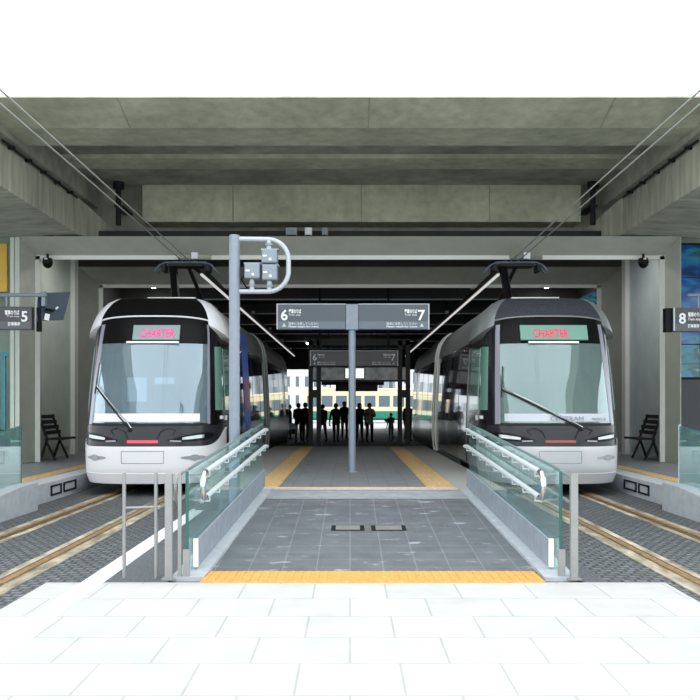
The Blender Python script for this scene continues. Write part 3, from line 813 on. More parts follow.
# ------------------------------------------------------------------ signal mast
def mast():
    Y = 12.4; s = F / Y; x = (234.5 - 350) / s
    t = thing('signal_mast', 'grey mast with a rounded loop arm holding three signal heads', 'signal', (x, Y, 0))
    zt = CAMZ + 169 / s
    MB().tube([(x, Y, -.0), (x, Y, zt)], .075, 20).build('pole', 'pole', t, smooth=True)
    MB().sphere((x, Y, zt), (.075, .075, .02), 20, 6).build('cap', 'pole', t, smooth=True)
    MB().tube([(x, Y, -.0), (x, Y, .04)], .15, 20).build('base_plate', 'pole', t, smooth=True)
    pz = lambda py: CAMZ + (405 - py) / s
    pxx = lambda q: (q - 350) / s
    pts = [(x, Y, pz(239))]; xr, xl = pxx(288.5), pxx(272); z1, z0 = pz(239.5), pz(291.5)
    rr = .28
    pts.append((xr - rr, Y, z1))
    for k in range(1, 9):
        a = PI / 2 - PI / 2 * k / 8; pts.append((xr - rr + rr * math.cos(a), Y, z1 - rr + rr * math.sin(a)))
    for k in range(0, 9):
        a = -PI / 2 * k / 8; pts.append((xr - rr + rr * math.cos(a), Y, z0 + rr + rr * math.sin(a)))
    pts.append((x, Y, z0))
    MB().tube(pts, .034, 12).build('loop_arm', 'loop', t, smooth=True)
    def head(c0, c1, r0, r1, nm='signal_head'):
        xa, xb, zb, za = pxx(c0), pxx(c1), pz(r1), pz(r0)
        h = MB().box(xa, xb, Y - .10, Y + .12, zb, za).build(nm, 'signal', t, bevel=.025, seg=3)
        MB().box(xa - .015, xb + .015, Y - .02, Y + .16, za - .01, za + .012).build('hood', 'kerb_grey', h)
        m = MB()
        m.box(lerp(xa, xb, .1), lerp(xa, xb, .35), Y - .108, Y - .10, lerp(zb, za, .44), lerp(zb, za, .54))
        m.build('latch', 'glint', h)
        MB().sphere((lerp(xa, xb, .56), Y - .10, lerp(zb, za, .24)), .022, 8, 6).build('knob', 'glint', h)
        MB().tube([(lerp(xa, xb, .5), Y + .12, lerp(zb, za, .5)), (lerp(xa, xb, .5), Y + .2, lerp(zb, za, .5))], .075, 14).build('visor', 'black', h)
    head(262, 277.5, 249.5, 264)
    head(262.5, 277.5, 265, 281)
    head(245, 260.5, 263.5, 279.5)
    for c, a, b in ((269.5, 281, 291), (252, 279.5, 291), (269, 240, 249.5)):
        MB().tube([(pxx(c), Y, pz(b)), (pxx(c), Y, pz(a))], .035, 10).build('neck', 'loop', t, smooth=True)
        MB().tube([(pxx(c), Y, pz((a + b) / 2 + 1.2)), (pxx(c), Y, pz((a + b) / 2 - 1.2))], .055, 10).build('collar', 'signal', t, smooth=True)
    MB().tube([(pxx(246), Y + .05, pz(272)), (pxx(241), Y + .05, pz(279)), (pxx(246), Y + .03, pz(287)), (pxx(252), Y, pz(286))], .012, 6).build('cable', 'black', t)
mast()

# ------------------------------------------------------------------ overhead wires
for sgn, lr in ((-1, 'left'), (1, 'right')):
    for d, io in ((-.075, None), (.085, None)):
        io = 'inner' if d * sgn < 0 else 'outer'
        x = sgn * 3.55 + d
        z = 4.66
        o = MB().tube([(x, 3.5, z + .02), (x, 20, z)], .011, 6).build('overhead_wire', 'wire')
        tag(o, f'{io} of the two overhead wires above the {lr} track', 'wire', 'overhead wires')
    t = thing('conductor_rail', f'overhead conductor bar running into the hall above the {lr} track', 'conductor rail', (sgn * 3.55, 30, 4.66))
    x = sgn * 3.55
    MB().box(x - .06, x + .06, 20, 57.5, 4.69, 4.82).build('bar', 'blackmetal', t)
    MB().box(x - .028, x + .028, 21.5, 57.5, 4.65, 4.69).build('glow_strip', 'bar_glow', t)  # bright line under the bar, put in as emission
    for k in range(5):
        y = 26 + k * 7
        MB().tube([(x, y, 4.8), (x, y, 5.36)], .03, 8).build('hanger', 'blackmetal', t)
        MB().tube([(x, y, 4.88), (x, y, 5.0)], .07, 10).build('insulator', 'glint', t)
    t = thing('section_insulator', f'grey bar insulator with white block on the overhead wires of the {lr} track', 'insulator', (x + .15, 19.3, 4.70))
    MB().box(x - .25 + .12, x + .45 + .12, 19.25, 19.33, 4.68, 4.76).build('bar', 'concrete_dark', t)
    MB().box(x + .16, x + .30, 19.2, 19.34, 4.67, 4.81).build('block', 'glint', t, bevel=.01)

# ------------------------------------------------------------------ trams
NEXP = 3.0
SB = [(.22, .10), (.45, .01), (.8, .0), (1.18, .03), (1.26, .08), (2.0, .33), (2.6, .57), (3.0, .74), (3.15, .82), (3.28, .94), (3.40, 1.06), (3.50, 1.25)]
HW = [(.22, 1.13), (.42, 1.19), (.7, 1.20), (1.2, 1.20), (2.0, 1.165), (2.6, 1.13), (2.9, 1.11), (3.1, 1.07), (3.25, 1.01), (3.40, .90), (3.50, .74)]
YF, DN = 16.60, 1.42
YGAP0, YGAP1, YEND = 24.6, 25.2, 34.0

def tram(cx, pal):
    lr = pal['lr']
    root = thing('tram', pal['label'], 'tram', (cx, 24, .0), None)
    def S(t, z, off=0.0):
        def raw(t, z):
            th = max(-1, min(1, t)) * PI / 2
            hw = interp(HW, z); D = DN - interp(SB, z); e = 2 / NEXP
            sn, cs = math.sin(th), abs(math.cos(th))
            return Vector((cx + hw * math.copysign(abs(sn) ** e, sn), YF - D * cs ** e, z))
        p = raw(t, z)
        if off:
            a = raw(min(1, t + .01), z) - raw(max(-1, t - .01), z)
            b = raw(t, min(3.50, z + .02)) - raw(t, max(.22, z - .02))
            n = a.cross(b)
            if n.length > 1e-9:
                n.normalize()
                ref = Vector((p.x - cx, p.y - (YF + .3), 0))
                if n.dot(ref) < 0: n = -n
                p = p + n * off
        return p
    def patch(name, mat, t0, t1, zlo, zhi, off=.012, nt=24, nz=8, parent=root, base=-.004, smooth=True):
        rows = []; back = []
        for i in range(nz + 1):
            r1, r2 = [], []
            for j in range(nt + 1):
                t = lerp(t0, t1, j / nt)
                a = zlo(t) if callable(zlo) else zlo; b = zhi(t) if callable(zhi) else zhi
                z = lerp(a, b, i / nz)
                r1.append(S(t, z, off)); r2.append(S(t, z, base if base else .0001))
            rows.append(r1); back.append(r2)
        return MB().grid(rows, back).build(name, mat, parent, smooth=smooth)
    def sidepatch(name, mat, sg, y0, y1, z0, z1, off=.01, nz=6, parent=root):
        def pt(y, z, o): return Vector((cx + sg * (interp(HW, z) + o), y, z))
        rows = [[pt(lerp(y0, y1, j), lerp(z0, z1, i / nz), off) for j in (0, 1)] for i in range(nz + 1)]
        back = [[pt(lerp(y0, y1, j), lerp(z0, z1, i / nz), -.003) for j in (0, 1)] for i in range(nz + 1)]
        return MB().grid(rows, back).build(name, mat, parent, smooth=True)
    # shell of the leading section with a hole for the windscreen
    TL, TR = pal['tw']; ZW0, ZW1 = 1.24, 2.63
    zs = sorted(set([.22, .32, .42, .55, .7, .85, 1.0, 1.18, ZW0, 1.5, 1.75, 2.0, 2.25, 2.5, ZW1, 2.8, 2.9, 3.0, 3.1, 3.2, 3.28, 3.34, 3.38, 3.42, 3.46, 3.50]))
    ts = sorted(set([round(-1 + k * .05, 3) for k in range(41)] + [-TL, TR, -.975, .975, -.99, .99]))
    def col_pts(z):
        hw = interp(HW, z)
        pts = [Vector((cx - hw, y, z)) for y in (YGAP0, 21, 18.5)]
        pts += [S(t, z) for t in ts]
        pts += [Vector((cx + hw, y, z)) for y in (18.5, 21, YGAP0)]
        return pts
    rows = [col_pts(z) for z in zs]; nc = len(rows[0])
    vs = [p for r_ in rows for p in r_]; fs = []
    i0 = zs.index(ZW0); i1 = zs.index(ZW1); j0 = 3 + ts.index(-TL); j1 = 3 + ts.index(TR)
    for i in range(len(zs) - 1):
        for j in range(nc - 1):
            if i0 <= i < i1 and j0 <= j < j1: continue
            fs.append((i * nc + j, i * nc + j + 1, (i + 1) * nc + j + 1, (i + 1) * nc + j))
    # roof strips and rear cap
    k = (len(zs) - 1) * nc
    for j in range(nc // 2):
        a, b, c, d = k + j, k + j + 1, k + nc - 2 - j, k + nc - 1 - j
        if b < c: fs.append((a, b, c, d))
    fs.append(tuple([i * nc for i in range(len(zs))] + [i * nc + nc - 1 for i in reversed(range(len(zs)))]))
    k = 0
    for j in range(nc // 2):
        a, b, c, d = j, j + 1, nc - 2 - j, nc - 1 - j
        if b < c: fs.append((d, c, b, a))
    MB().add(vs, fs).build('body_shell', pal['shell'], root, smooth=True)
    # rear section + bellows
    prof = [(interp(HW, z), z) for z in zs]
    def section(name, mat, y0, y1, inset=0):
        poly = [(cx - (h - inset), z) for h, z in prof] + [(cx + (h - inset), z) for h, z in reversed(prof)]
        return MB().prism(poly, y0, y1, 'y').build(name, mat, root, smooth=True)
    section('rear_section', pal['shell'], YGAP1, YEND)
    section('bellows', 'rubber', YGAP0, YGAP1, .10)
    # windscreen and frame
    patch('windshield', pal['glass'], -TL, TR, ZW0, ZW1, .004, 30, 10, base=-.006)
    for sg in (-1, 1):
        a, b = (TR, TR + pal['pw']) if sg > 0 else (-TL - .08, -TL)
        patch('pillar', pal['pillar'], a, b, 1.22, 2.98, .012, 4, 12)
    patch('windshield_sill', 'rubber', -TL, TR, 1.195, 1.235, .014, 24, 2)
    # bumper (wraps round) with mask above
    mlow = lambda t: .85 + .30 * max(0, (abs(t) - .5) / .5) ** 2.2
    patch('mask', pal['mask'], -1, 1, mlow, 1.20, .006, 48, 6)
    bp = patch('bumper', pal['bumper'], -1, 1, .24, lambda t: mlow(t) - .004, .022, 48, 10)
    patch('lower_lip', pal['bumper'], -.93, .93, .225, .40, .035, 30, 4)
    # access panel outline, fog lamps
    for (a, b, c, d) in ((-.105, .105, .765, .777), (-.105, .105, .56, .572), (-.105, -.1, .56, .777), (.1, .105, .56, .777)):
        patch('panel_seam', 'kerb_grey', a, b, c, d, .026, 8, 1, parent=bp, base=.02)
    for sg in (-1, 1):
        tc = .40 * sg
        el = lambda t, h, w: h * math.sqrt(max(0, 1 - ((t - tc) / w) ** 2))
        f = patch('fog_lamp_trim', pal['foglip'], tc - .16, tc + .16, lambda t: .655 - el(t, .035, .16), lambda t: .655 + el(t, .035, .16), .026, 16, 3, parent=bp, base=.02)
        patch('fog_lamp', 'lamp', tc - .065, tc + .065, lambda t: .655 - el(t, .052, .065), lambda t: .655 + el(t, .052, .065), .034, 12, 4, parent=f, base=.02)
    # headlights: dark almond with a clear lens
    for sg in (-1, 1):
        a, b = (.13, .68) if sg > 0 else (-.68, -.13)
        def u(t): return (abs(t) - .13) / .55
        lo = lambda t: .945 + .05 * u(t) - .035 * math.sin(PI * min(1, max(0, u(t))))
        hi = lambda t: .955 + .11 * u(t) ** .8 + .045 * math.sin(PI * min(1, max(0, u(t))))
        h = patch('headlight', 'black', a, b, lo, hi, .016, 18, 4)
        a2, b2 = (.26, .52) if sg > 0 else (-.52, -.26)
        patch('lens', 'lamp', a2, b2, lambda t: lerp(lo(t), hi(t), .3), lambda t: lerp(lo(t), hi(t), .75), .022, 10, 3, parent=h, base=.01)
        a3, b3 = (.15, .25) if sg > 0 else (-.25, -.15)
        patch('indicator', pal['pillar'], a3, b3, lambda t: lo(t) - .012, lambda t: lo(t) + .012, .022, 8, 2, parent=h, base=.01)
    p = S(0, .93, .0)
    MB().box(cx - .26, cx + .26, p.y - .03, p.y + .02, .905, .955).build('red_marker_lamp', pal['redlamp'], root, bevel=.008)
    # mask details: grab outlines
    for sg in (-1, 1):
        pts = [S(.06 * sg + .0, .98, .02), S(.08 * sg, 1.1, .022), S(.14 * sg, 1.16, .024), S(.2 * sg, 1.12, .022), S(.17 * sg, 1.05, .02)]
        MB().tube(pts, .006, 6).build('hose_line', 'blackmetal', root)
    # upper black glass with destination display
    patch('header_glass', 'black', -TL, TR, ZW1, lambda t: 3.05 + .06 * math.cos(t * PI / 2 / .62) , .006, 24, 5)
    patch('roof_edge', pal['edge'], -.62, .62, lambda t: 3.05 + .06 * math.cos(t * PI / 2 / .62), lambda t: 3.075 + .06 * math.cos(t * PI / 2 / .62), .016, 24, 2)
    patch('roof_front', pal['roof'], -.62, .62, lambda t: 3.08 + .06 * math.cos(t * PI / 2 / .62), 3.47, .012, 24, 8)
    tl = math.atan2(.74 - .57, .4)
    dx = pal['dispx']
    pz_ = 2.82
    py_ = S(0, pz_).y - .035
    rot = Matrix.Rotation(-tl, 3, 'X')
    d = MB().obox((cx + dx, py_ + .01, pz_), (pal['dispw'], .035, .285), rot).build('destination_display', pal['disp'], root)
    text('CHARTER', .23, (cx + dx + pal['tx'], py_ - .0135 - .085 * math.tan(tl), pz_ - .085), pal['led'], d, 'led_text', align='CENTER', bold=.002, tilt=-tl, width=pal['textw'])
    b = MB().obox((cx + dx + pal['sx'], py_ - .0 - .172 * math.tan(tl), pz_ - .172), (pal['sw'], .012, .034), rot).build('caption_strip', 'white', root)
    # white board inside the screen
    patch('windshield_board', pal['board'], pal['bt'][0], pal['bt'][1], 1.265, 1.40, .010, 20, 2, base=.005)
    if not pal['left']:
        bpos = S(.1, 1.31, .006)
        text('CENTRAM', .105, (cx - .16, S(0, 1.28).y - .02, 1.285), 'board_text', root, 'board_lettering', width=.56)
        text('9004', .07, (cx + .56, S(.25, 1.28).y - .02, 1.285), 'board_text', root, 'board_lettering', width=.24)
    # wiper
    def wp(t, z):
        w0_, w1_ = pal['wiper']
        return S(t, z, .035)
    def wline(q, dt=0, dz=0):
        (ta, za), (tb, zb) = pal['wiper']
        z = lerp(za + dz, zb + dz, q)
        x = lerp(S(ta + dt, za + dz).x, S(tb + dt, zb + dz).x, q) - cx
        t = math.copysign(math.asin(min(1, abs(x / interp(HW, z))) ** (NEXP / 2)) / (PI / 2), x)
        return S(t, z, .035)
    w0, w1 = pal['wiper']
    MB().tube([wline(q / 8) for q in range(9)], .014, 6).build('wiper_arm', 'rubber', root)
    MB().tube([wline(q / 8, .012, .03) + Vector((0, -.01, 0)) for q in range(9)], .008, 6).build('wiper_arm', 'chrome', root)
    MB().tube([wp(w1[0] - .01, w1[1] - .12), wp(w1[0] + .01, w1[1] + .42)], .010, 6).build('wiper_blade', 'rubber', root)
    MB().sphere(wp(*w0), .035, 10, 6).build('wiper_hub', 'rubber', root)
    # shoulder fairings on the roof corners
    for sg in (-1, 1):
        zl = lambda t: 2.98 - .22 * max(0, (abs(t) - .62) / .38) ** .8
        bul = .15
        rows = []; back = []
        a, b = (.62, 1.0)
        for i in range(9):
            r1, r2 = [], []
            for j in range(10):
                t = sg * lerp(a, b, j / 9); z = lerp(zl(t), 3.47, i / 8)
                o = .014 + bul * (1 - i / 8) ** .8 * (j / 9) ** .8
                r1.append(S(t, z, o)); r2.append(S(t, z, -.004))
            for y in (17.2, 18.0):
                z = lerp(2.76, 3.47, i / 8); kk = (1 - i / 8) ** .8 * (1 if y < 17.5 else .15)
                r1.append(Vector((cx + sg * (interp(HW, z) + .014 + bul * kk), y, z))); r2.append(Vector((cx + sg * (interp(HW, z) - .004), y, z)))
            rows.append(r1); back.append(r2)
        MB().grid(rows, back).build('roof_fairing', pal['ear'], root, smooth=True)
        sidepatch('roof_shoulder', pal['shoulder'], sg, 18.02, YGAP0 - .05, 2.80, 3.40, .012)
        sidepatch('roof_shoulder', pal['shoulder'], sg, YGAP1 + .05, YEND - .05, 2.80, 3.40, .012)
        # wrap windows and side glazing
        a, b = (.74, .97) if sg > 0 else (-.97, -.74)
        patch('corner_window', pal['teal'] , a, b, 1.46, lambda t: 2.62 - .1 * (1 - abs(t)), .010, 8, 8)
        sidepatch('cab_side_window', pal['teal'], sg, YF + .06, YF + 1.15, 1.46, 2.60, .010)
        sidepatch('door', 'side_glass', sg, YF + 1.6, YF + 2.9, .42, 2.7, .012)
        for y0, y1 in ((19.6, 21.4), (21.5, 23.1), (23.2, 24.4), (25.5, 27.4), (27.5, 29.4), (29.5, 31.0), (32.2, 33.6)):
            if pal['left'] and sg > 0 and y0 == 19.6: y0 = 20.85
            sidepatch('side_window', 'side_glass', sg, y0, y1, 1.18, 2.66, .010)
        m = MB().box(cx + sg * 1.2, cx + sg * 1.215, YF - .02, YF + .16, 1.27, 1.36); m.build('side_marker', 'white', root)
        patch('side_marker', 'white', (.86 if sg > 0 else -.93), (.93 if sg > 0 else -.86), 1.30, 1.36, .018, 4, 2)
        # pale arch edging at the section ends
        for y in (YGAP0 - .06, YGAP1 + .06):
            pts = [Vector((cx + sg * (interp(HW, z) + .012), y, z)) for z in [.3, .7, 1.2, 1.6, 2.0, 2.4, 2.7, 2.9, 3.05, 3.15, 3.25, 3.32, 3.40, 3.49]]
            MB().tube(pts, .045, 8).build('section_edge', pal['arch'], root, smooth=True)
        sidepatch('side_sill', pal['shoulder'], sg, YF + 3.0, YGAP0 - .1, .24, .34, .012)
    if pal['left']:
        sidepatch('blue_stripe', 'blue_stripe', 1, 19.75, 20.75, .45, 3.3, .014, 14)
        sidepatch('red_stripe', 'red_stripe', 1, 19.95, 20.55, 1.45, 2.1, .018, 4)
    # roof equipment, pantograph
    r = MB().box(cx - .60, cx + .72, 17.6, 19.0, 3.495, 3.60).build('roof_unit', 't_roofgrey', root, bevel=.02)
    MB().box(cx - .42, cx + .50, 17.42, 17.6, 3.50, 3.64).build('roof_unit_lip', 'portal_edge', root, bevel=.01)
    MB().box(cx - .7, cx + .7, 26.5, 31.5, 3.43, 3.62).build('roof_unit', 't_roofgrey', root, bevel=.02)
    pb = MB().box(cx - .45, cx + .45, 19.2, 20.8, 3.5, 3.58).build('pantograph_base', 'blackmetal', root)
    for sx in (-.4, .4):
        for yy in (19.3, 20.7): MB().tube([(cx + sx, yy, 3.42), (cx + sx, yy, 3.52)], .05, 8).build('insulator', 'rust', pb)
    MB().tube([(cx, 20.6, 3.58), (cx, 21.4, 4.02)], .06, 8).build('lower_arm', 'blackmetal', pb)
    MB().tube([(cx, 21.4, 4.02), (cx + .02, 19.3, 4.55)], .045, 8).build('upper_arm', 'blackmetal', pb)
    MB().tube([(cx - .16, 19.0, 3.55), (cx - .28, 19.25, 4.5)], .09, 8).build('strut', 'black', pb)
    for yy in (19.15, 19.45):
        pts = [(cx - .66, yy, 4.40), (cx - .56, yy, 4.52), (cx - .42, yy, 4.585), (cx + .42, yy, 4.585), (cx + .56, yy, 4.52), (cx + .66, yy, 4.40)]
        MB().tube(pts, .022, 8).build('contact_bow', 'sign_strip', pb, smooth=True)
    MB().box(cx - .36, cx + .36, 19.1, 19.5, 4.50, 4.56).build('bow_carrier', 'blackmetal', pb)
    for sx in (-.47, .47): MB().box(cx + sx - .04, cx + sx + .04, 19.1, 19.5, 4.40, 4.54).build('spring_box', 'blackmetal', pb)
    # bogies below
    for y in (17.9, 23.2, 26.6, 32.0):
        for sx in (-.535, .535):
            MB().tube([(cx + sx - .06, y, .325), (cx + sx + .06, y, .325)], .30, 20).build('wheel', 'rust', root, smooth=True)
        MB().box(cx - .95, cx + .95, y - .5, y + .5, .16, .22).build('bogie_frame', 'black', root)
    # cab interior
    MB().box(cx - 1.05, cx + 1.05, 15.75, 18.0, 1.0, 1.03).build('cab_floor', 'cabfloor', root)
    MB().box(cx - 1.06, cx + 1.06, 18.0, 18.05, 1.03, 3.0).build('cab_bulkhead', 'cabwall', root)
    for x0 in ((-.95, -.40) if pal['left'] else (-.05, .5)):
        MB().box(cx + x0, cx + x0 + .38, 17.985, 18.0, 1.62, 2.10).build('bulkhead_window', 'cabwin_lit' if pal['left'] else 'cabwin', root)
    MB().box(cx - .85, cx + .85, 15.85, 16.1, 1.03, 1.22).build('dashboard', 'cabfloor', root, bevel=.03)
    MB().box(cx - .25, cx + .25, 16.95, 17.08, 1.3, 1.95).build('driver_seat', 'cabfloor', root, bevel=.05)
    MB().tube([(cx + .12, 16.5, 2.66), (cx + .2, 16.5, 2.3), (cx + .14, 16.5, 1.95), (cx + .0, 16.5, 1.6)], .008, 6).build('cab_cable', 'rubber', root)
    return root

tram(-3.50, dict(lr='left', left=True, label='black tram with white bumper and white roof corners on the left track', shell='t_black', glass='windshield', pillar='t_pillar', mask='t_mask', bumper='t_white', redlamp='redlamp',
     edge='t_white', roof='t_roofblack', disp='disp', led='led', dispx=.10, dispw=.82, textw=.60, tx=.02, sx=-.05, sw=.92, board='board', bt=(-.44, .46), tw=(.48, .58), pw=.04, wiper=((-.05, 1.13), (-.46, 1.86)), ear='t_white', shoulder='t_shoulder_dark', teal='teal', arch='t_shoulder', foglip='t_pillar'))
tram(3.55, dict(lr='right', left=False, label='dark grey tram with silver bumper and grey roof on the right track', shell='t_shell', glass='windshield_r', pillar='t_pillar', mask='t_mask', bumper='t_silver', redlamp='redlamp_dim',
     edge='t_shoulder', roof='t_roofgrey', disp='disp_g', led='led_r', dispx=.03, dispw=1.18, textw=.62, tx=-.06, sx=-.02, sw=.88, board='board_grey', bt=(-.44, .44), tw=(.50, .48), pw=.08, wiper=((.10, 1.14), (-.46, 1.80)), ear='t_shoulder', shoulder='t_shoulder', teal='teal', arch='portal_edge', foglip='chrome'))

# ------------------------------------------------------------------ people
def person(px_, Y, h, face, label, top, legs, hair, pose='down', stride=.0, hairlen=.0, skincol=(.36, .22, .15)):
    s = F / Y; x = (px_ - 350) / s
    root = thing('person', label, 'person', (x, Y, -.02), 'people at the hall end')
    k = h / 1.7
    V = []; E = []; RAD = []
    def v(p, r, par=None):
        V.append(Vector(p) * k); RAD.append(r * k)
        if par is not None: E.append((par, len(V) - 1))
        return len(V) - 1
    pel = v((0, 0, .93), .135)
    wa = v((0, -.01, 1.08), .125, pel); ch = v((0, 0, 1.28), .15, wa); up = v((0, .01, 1.40), .11, ch)
    nk = v((0, .0, 1.475), .052, up); jaw = v((0, -.02, 1.53), .068, nk); hd = v((0, -.01, 1.60), .092, jaw); tp = v((0, 0, 1.665), .07, hd)
    v((0, -.125, 1.575), .014, jaw if False else hd)
    for sg in (-1, 1): v((sg * .1, .01, 1.585), .016, hd)
    hands = []
    for sg in (-1, 1):
        sh = v((sg * .17, .01, 1.385), .07, up)
        if pose == 'crossed':
            el = v((sg * .24, -.05, 1.13), .048, sh); wr = v((sg * .02, -.22, 1.16), .034, el); hp = v((-sg * .07, -.22, 1.18), .034, wr); d = Vector((-sg, 0, .1))
        elif pose == 'phone' and sg > 0:
            el = v((sg * .23, -.06, 1.13), .048, sh); wr = v((sg * .12, -.27, 1.25), .034, el); hp = v((sg * .10, -.31, 1.31), .034, wr); d = Vector((0, -.3, 1))
        elif pose == 'push':
            el = v((sg * .22, -.06, 1.13), .048, sh); wr = v((sg * .19, -.30, 1.02), .034, el); hp = v((sg * .18, -.37, 1.0), .034, wr); d = Vector((0, -1, -.2))
        else:
            sw = stride * sg * .35
            el = v((sg * .235, .02 + sw * .5, 1.11), .048, sh); wr = v((sg * .245, -.03 + sw, .87), .034, el); hp = v((sg * .245, -.05 + sw, .80), .036, wr); d = Vector((0, -.15, -1))
        hands.append(V[hp] / k)
        d.normalize(); sdv = d.cross(Vector((0, 1, .3))).normalized()
        for q, ln in enumerate((.055, .07, .075, .068, .052)):
            if q == 0:
                f1 = v(V[hp] / k + sdv * .035 + d * .02, .011, hp); v(V[f1] / k + d * .035 + sdv * .01, .010, f1)
            else:
                f1 = v(V[hp] / k + sdv * (.026 - .017 * q) + d * .045, .010, hp); v(V[f1] / k + d * ln * .6 + Vector((0, -.012, 0)), .009, f1)
        hip = v((sg * .095, 0, .86), .105, pel)
        st = stride * sg
        kn = v((sg * .10, -st * .17 - .015, .49), .068, hip); an = v((sg * .105, -st * .30 + .02 + (abs(st) * .06), .09 + (.05 if st < 0 else 0)), .045, kn)
        v((sg * .115, -st * .30 - .14, .04), .038, an)
    me = bpy.data.meshes.new('body'); me.from_pydata(V, E, []); 
    ob = bpy.data.objects.new('tmp', me); COL.objects.link(ob)
    md = ob.modifiers.new('skin', 'SKIN'); md.use_smooth_shade = True
    for i, sv in enumerate(me.skin_vertices[0].data):
        sv.radius = (RAD[i], RAD[i]); sv.use_root = (i == 0)
    for i in (ch, up): me.skin_vertices[0].data[i].radius = (RAD[i] * 1.12, RAD[i] * .8)
    su = ob.modifiers.new('sub', 'SUBSURF'); su.levels = 1; su.render_levels = 1
    dg = bpy.context.evaluated_depsgraph_get(); dg.update()
    bm = bpy.data.meshes.new_from_object(ob.evaluated_get(dg)); bpy.data.objects.remove(ob)
    bm.name = 'body'; bm.materials.clear()
    for nm, c, r_ in (('skin', skincol, .6), ('jacket', top, .8), ('trousers', legs, .8), ('shoe', (.02, .02, .02), .5)):
        bm.materials.append(P(nm, c, r_))
    for pl in bm.polygons:
        c = pl.center / k
        i = 1
        if c.z > 1.465: i = 0
        elif any((c - q).length < .10 for q in hands) : i = 0
        elif c.z < .085: i = 3
        elif c.z < .90: i = 2 if abs(c.x) < .21 else 1
        pl.material_index = i; pl.use_smooth = True
    zmin = min(q.co.z for q in bm.vertices)
    rot = Matrix.Rotation(face, 4, 'Z')
    bm.transform(Matrix.Translation((0, 0, -zmin))); bm.transform(rot)
    b = bpy.data.objects.new('body', bm); COL.objects.link(b); b.parent = root; OR[b] = OR[root]
    # hair cap
    hm = MB().sphere((0, .015, 1.625), (.098, .11, .092), 14, 8)
    if hairlen: hm.sphere((0, .05, 1.625 - hairlen / 2), (.095, .07, hairlen * .75), 12, 8)
    hm.sphere((0, .03, 1.59), (.1, .09, .09), 12, 8)
    for q in hm.v:
        if q.y < -.06 and q.z < 1.63: q.y = -.06
    for i, q in enumerate(hm.v): hm.v[i] = rot @ (q * k + Vector((0, 0, -zmin))) + OR[root]
    hm.build('hair', P('hair', hair, .6), root, smooth=True)
    # jacket hem as clothing child
    jm = MB(); n = 16
    rings = [(.80, .165, .125), (.90, .170, .13), (1.05, .155, .118), (1.25, .19, .125), (1.36, .17, .11)]
    vs = []; fs = []
    for z, a, c in rings:
        for j in range(n):
            q = 2 * PI * j / n; vs.append(rot @ Vector((a * math.cos(q) * k, c * math.sin(q) * k, z * k - zmin)) + OR[root])
    for i in range(len(rings) - 1):
        for j in range(n): fs.append((i * n + j, i * n + (j + 1) % n, (i + 1) * n + (j + 1) % n, (i + 1) * n + j))
    jm.add(vs, fs); jm.build('jacket', P('jacket_cloth', top, .85), root, smooth=True)
    return root
BACKLIT = (.008, .008, .009); BACKLIT2 = (.013, .013, .016)  # backlit silhouette shade put into the clothing colours
HR = (.01, .009, .008)
person(298.5, 38.6, 1.66, R(180), 'silhouetted person standing left of the gate, nearest the stroller', BACKLIT, BACKLIT2, HR, 'push', 0)
person(305.5, 37.4, 1.68, R(160), 'silhouetted person standing just left of the gate post', BACKLIT2, BACKLIT, HR, 'down', .2)
person(322.5, 38.2, 1.60, R(200), 'silhouetted person striding inside the gate, leftmost one', BACKLIT, BACKLIT, HR, 'down', .8)
person(336, 37.6, 1.65, R(170), 'silhouetted person walking between the gate post and the sign post', BACKLIT2, BACKLIT2, HR, 'down', .6)
person(344.5, 41.0, 1.74, R(20), 'dark figure standing just left of the sign post in the distance', BACKLIT, BACKLIT, HR, 'phone', .0)
person(359.5, 38.3, 1.66, R(0), 'dark figure partly hidden behind the sign post', BACKLIT, BACKLIT2, HR, 'down', .3, .2)
person(369.5, 37.9, 1.66, R(10), 'person in pale shirt with folded arms right of the sign post', (.40, .38, .34), BACKLIT2, HR, 'crossed', .1)
person(391, 39.5, 1.22, R(-30), 'short person in greenish top beside the right gate posts', (.16, .24, .20), (.10, .11, .11), HR, 'phone', .1)
person(408, 38.4, 1.70, R(30), 'lone dark figure standing in the bright gap beside the right tram', BACKLIT, BACKLIT, HR, 'down', .1)
person(289.5, 40.5, 1.60, R(90), 'dark figure at the far left edge of the bright gap', BACKLIT, BACKLIT, HR, 'down', .2)
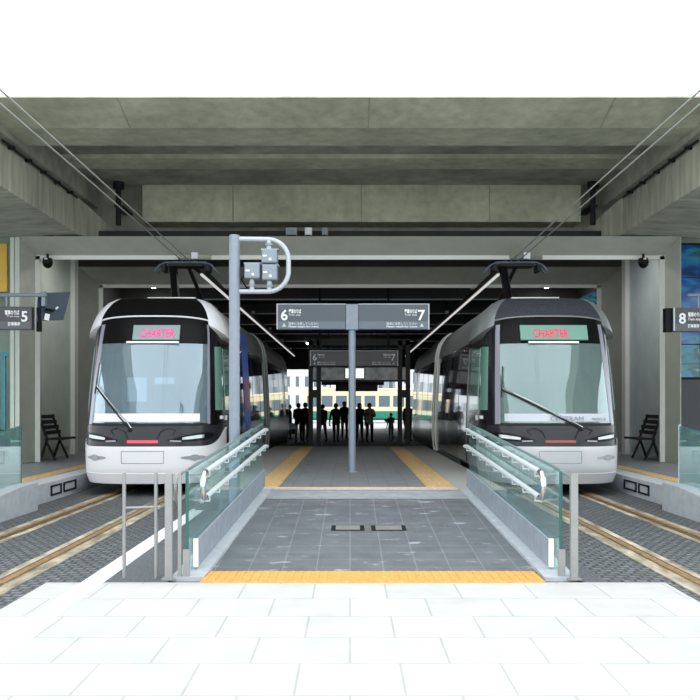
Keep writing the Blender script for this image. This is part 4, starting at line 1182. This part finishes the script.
# stroller
Y = 37.0; s = F / Y; x = (291 - 350) / s
t = thing('stroller', 'white hooded stroller with black wheels on the ground left of the gate', 'stroller', (x, Y, -.02))
MB().sphere((x, Y, .62), (.26, .22, .20), 14, 8).build('hood', 'white', t, smooth=True)
MB().box(x - .2, x + .2, Y - .2, Y + .2, .36, .56).build('seat', 'black', t, bevel=.03)
for sx in (-.22, .22):
    MB().tube([(x + sx, Y + .35, 1.0), (x + sx, Y, .45), (x + sx, Y - .35, .1)], .015, 6).build('frame', 'blackmetal', t)
    MB().tube([(x + sx, Y + .3, .1), (x + sx, Y, .45)], .015, 6).build('frame', 'blackmetal', t)
    for yy in (-.35, .3):
        MB().tube([(x + sx - .02, Y + yy, .1), (x + sx + .02, Y + yy, .1)], .12, 14).build('wheel', 'rubber', t)
MB().tube([(x - .22, Y + .35, 1.0), (x + .22, Y + .35, 1.0)], .018, 6).build('handle', 'blackmetal', t)

# ------------------------------------------------------------------ beyond the hall
struct(MB().box(-30, 30, 58.5, 110, -.1, -.005).build('street', P('street', (.42, .43, .44), .8, var=.1, scale=1)))
t = thing('old_tram', 'cream and green old streetcar standing broadside beyond the hall', 'tram', (0.6, 78, 0))
Y = 78
MB().box(-4.0, 6.2, Y, Y + 2.3, .35, 1.0).build('lower_body', 'tgreen', t, bevel=.06)
MB().box(-4.0, 6.2, Y, Y + 2.3, 1.0, 2.75).build('upper_body', 'cream', t, bevel=.06)
MB().box(-3.9, 6.1, Y + .1, Y + 2.2, 2.75, 3.0).build('roof', 'cream', t, bevel=.1)
for i in range(8):
    MB().box(-3.7 + i * 1.24, -2.75 + i * 1.24, Y - .02, Y + .02, 1.4, 2.35).build('window', 'bl_win', t)
for i in (0.6, 5.0):
    for yy in (0, 1.6): MB().tube([(-3.2 + i * 1.3, Y + .4, .33), (-3.2 + i * 1.3, Y + .55, .33)], .33, 16).build('wheel', 'rubber', t)
MB().box(-3.8, 6.0, Y + .3, Y + 2.0, .25, .56).build('underframe', 'black', t)
def block(x0, x1, y, hgt, mat, label, nx, nz, dark=.5):
    t = thing('office_building', label, 'building', ((x0 + x1) / 2, y, 0))
    MB().box(x0, x1, y, y + 8, -.02, hgt).build('wall', mat, t)
    dx = (x1 - x0) / nx; dz = (hgt - 1) / nz
    for i in range(nx):
        for j in range(nz):
            MB().box(x0 + dx * (i + .32), x0 + dx * (i + .68), y - .03, y + .05, 1 + dz * (j + .25), 1 + dz * (j + .8)).build('window', 'bl_win', t)
    MB().box(x0 - .1, x1 + .1, y - .1, y + 8.1, hgt, hgt + .3).build('parapet', mat, t)
block(-10, -2.2, 96, 9, 'bl_white', 'white office block beyond the hall at the left', 8, 4)
block(-1.6, 5.0, 98, 8, 'bl_grey', 'grey office block beyond the old streetcar', 6, 4)
block(5.4, 12, 95, 10, 'bl_white', 'white office block beyond the hall at the right', 7, 4)
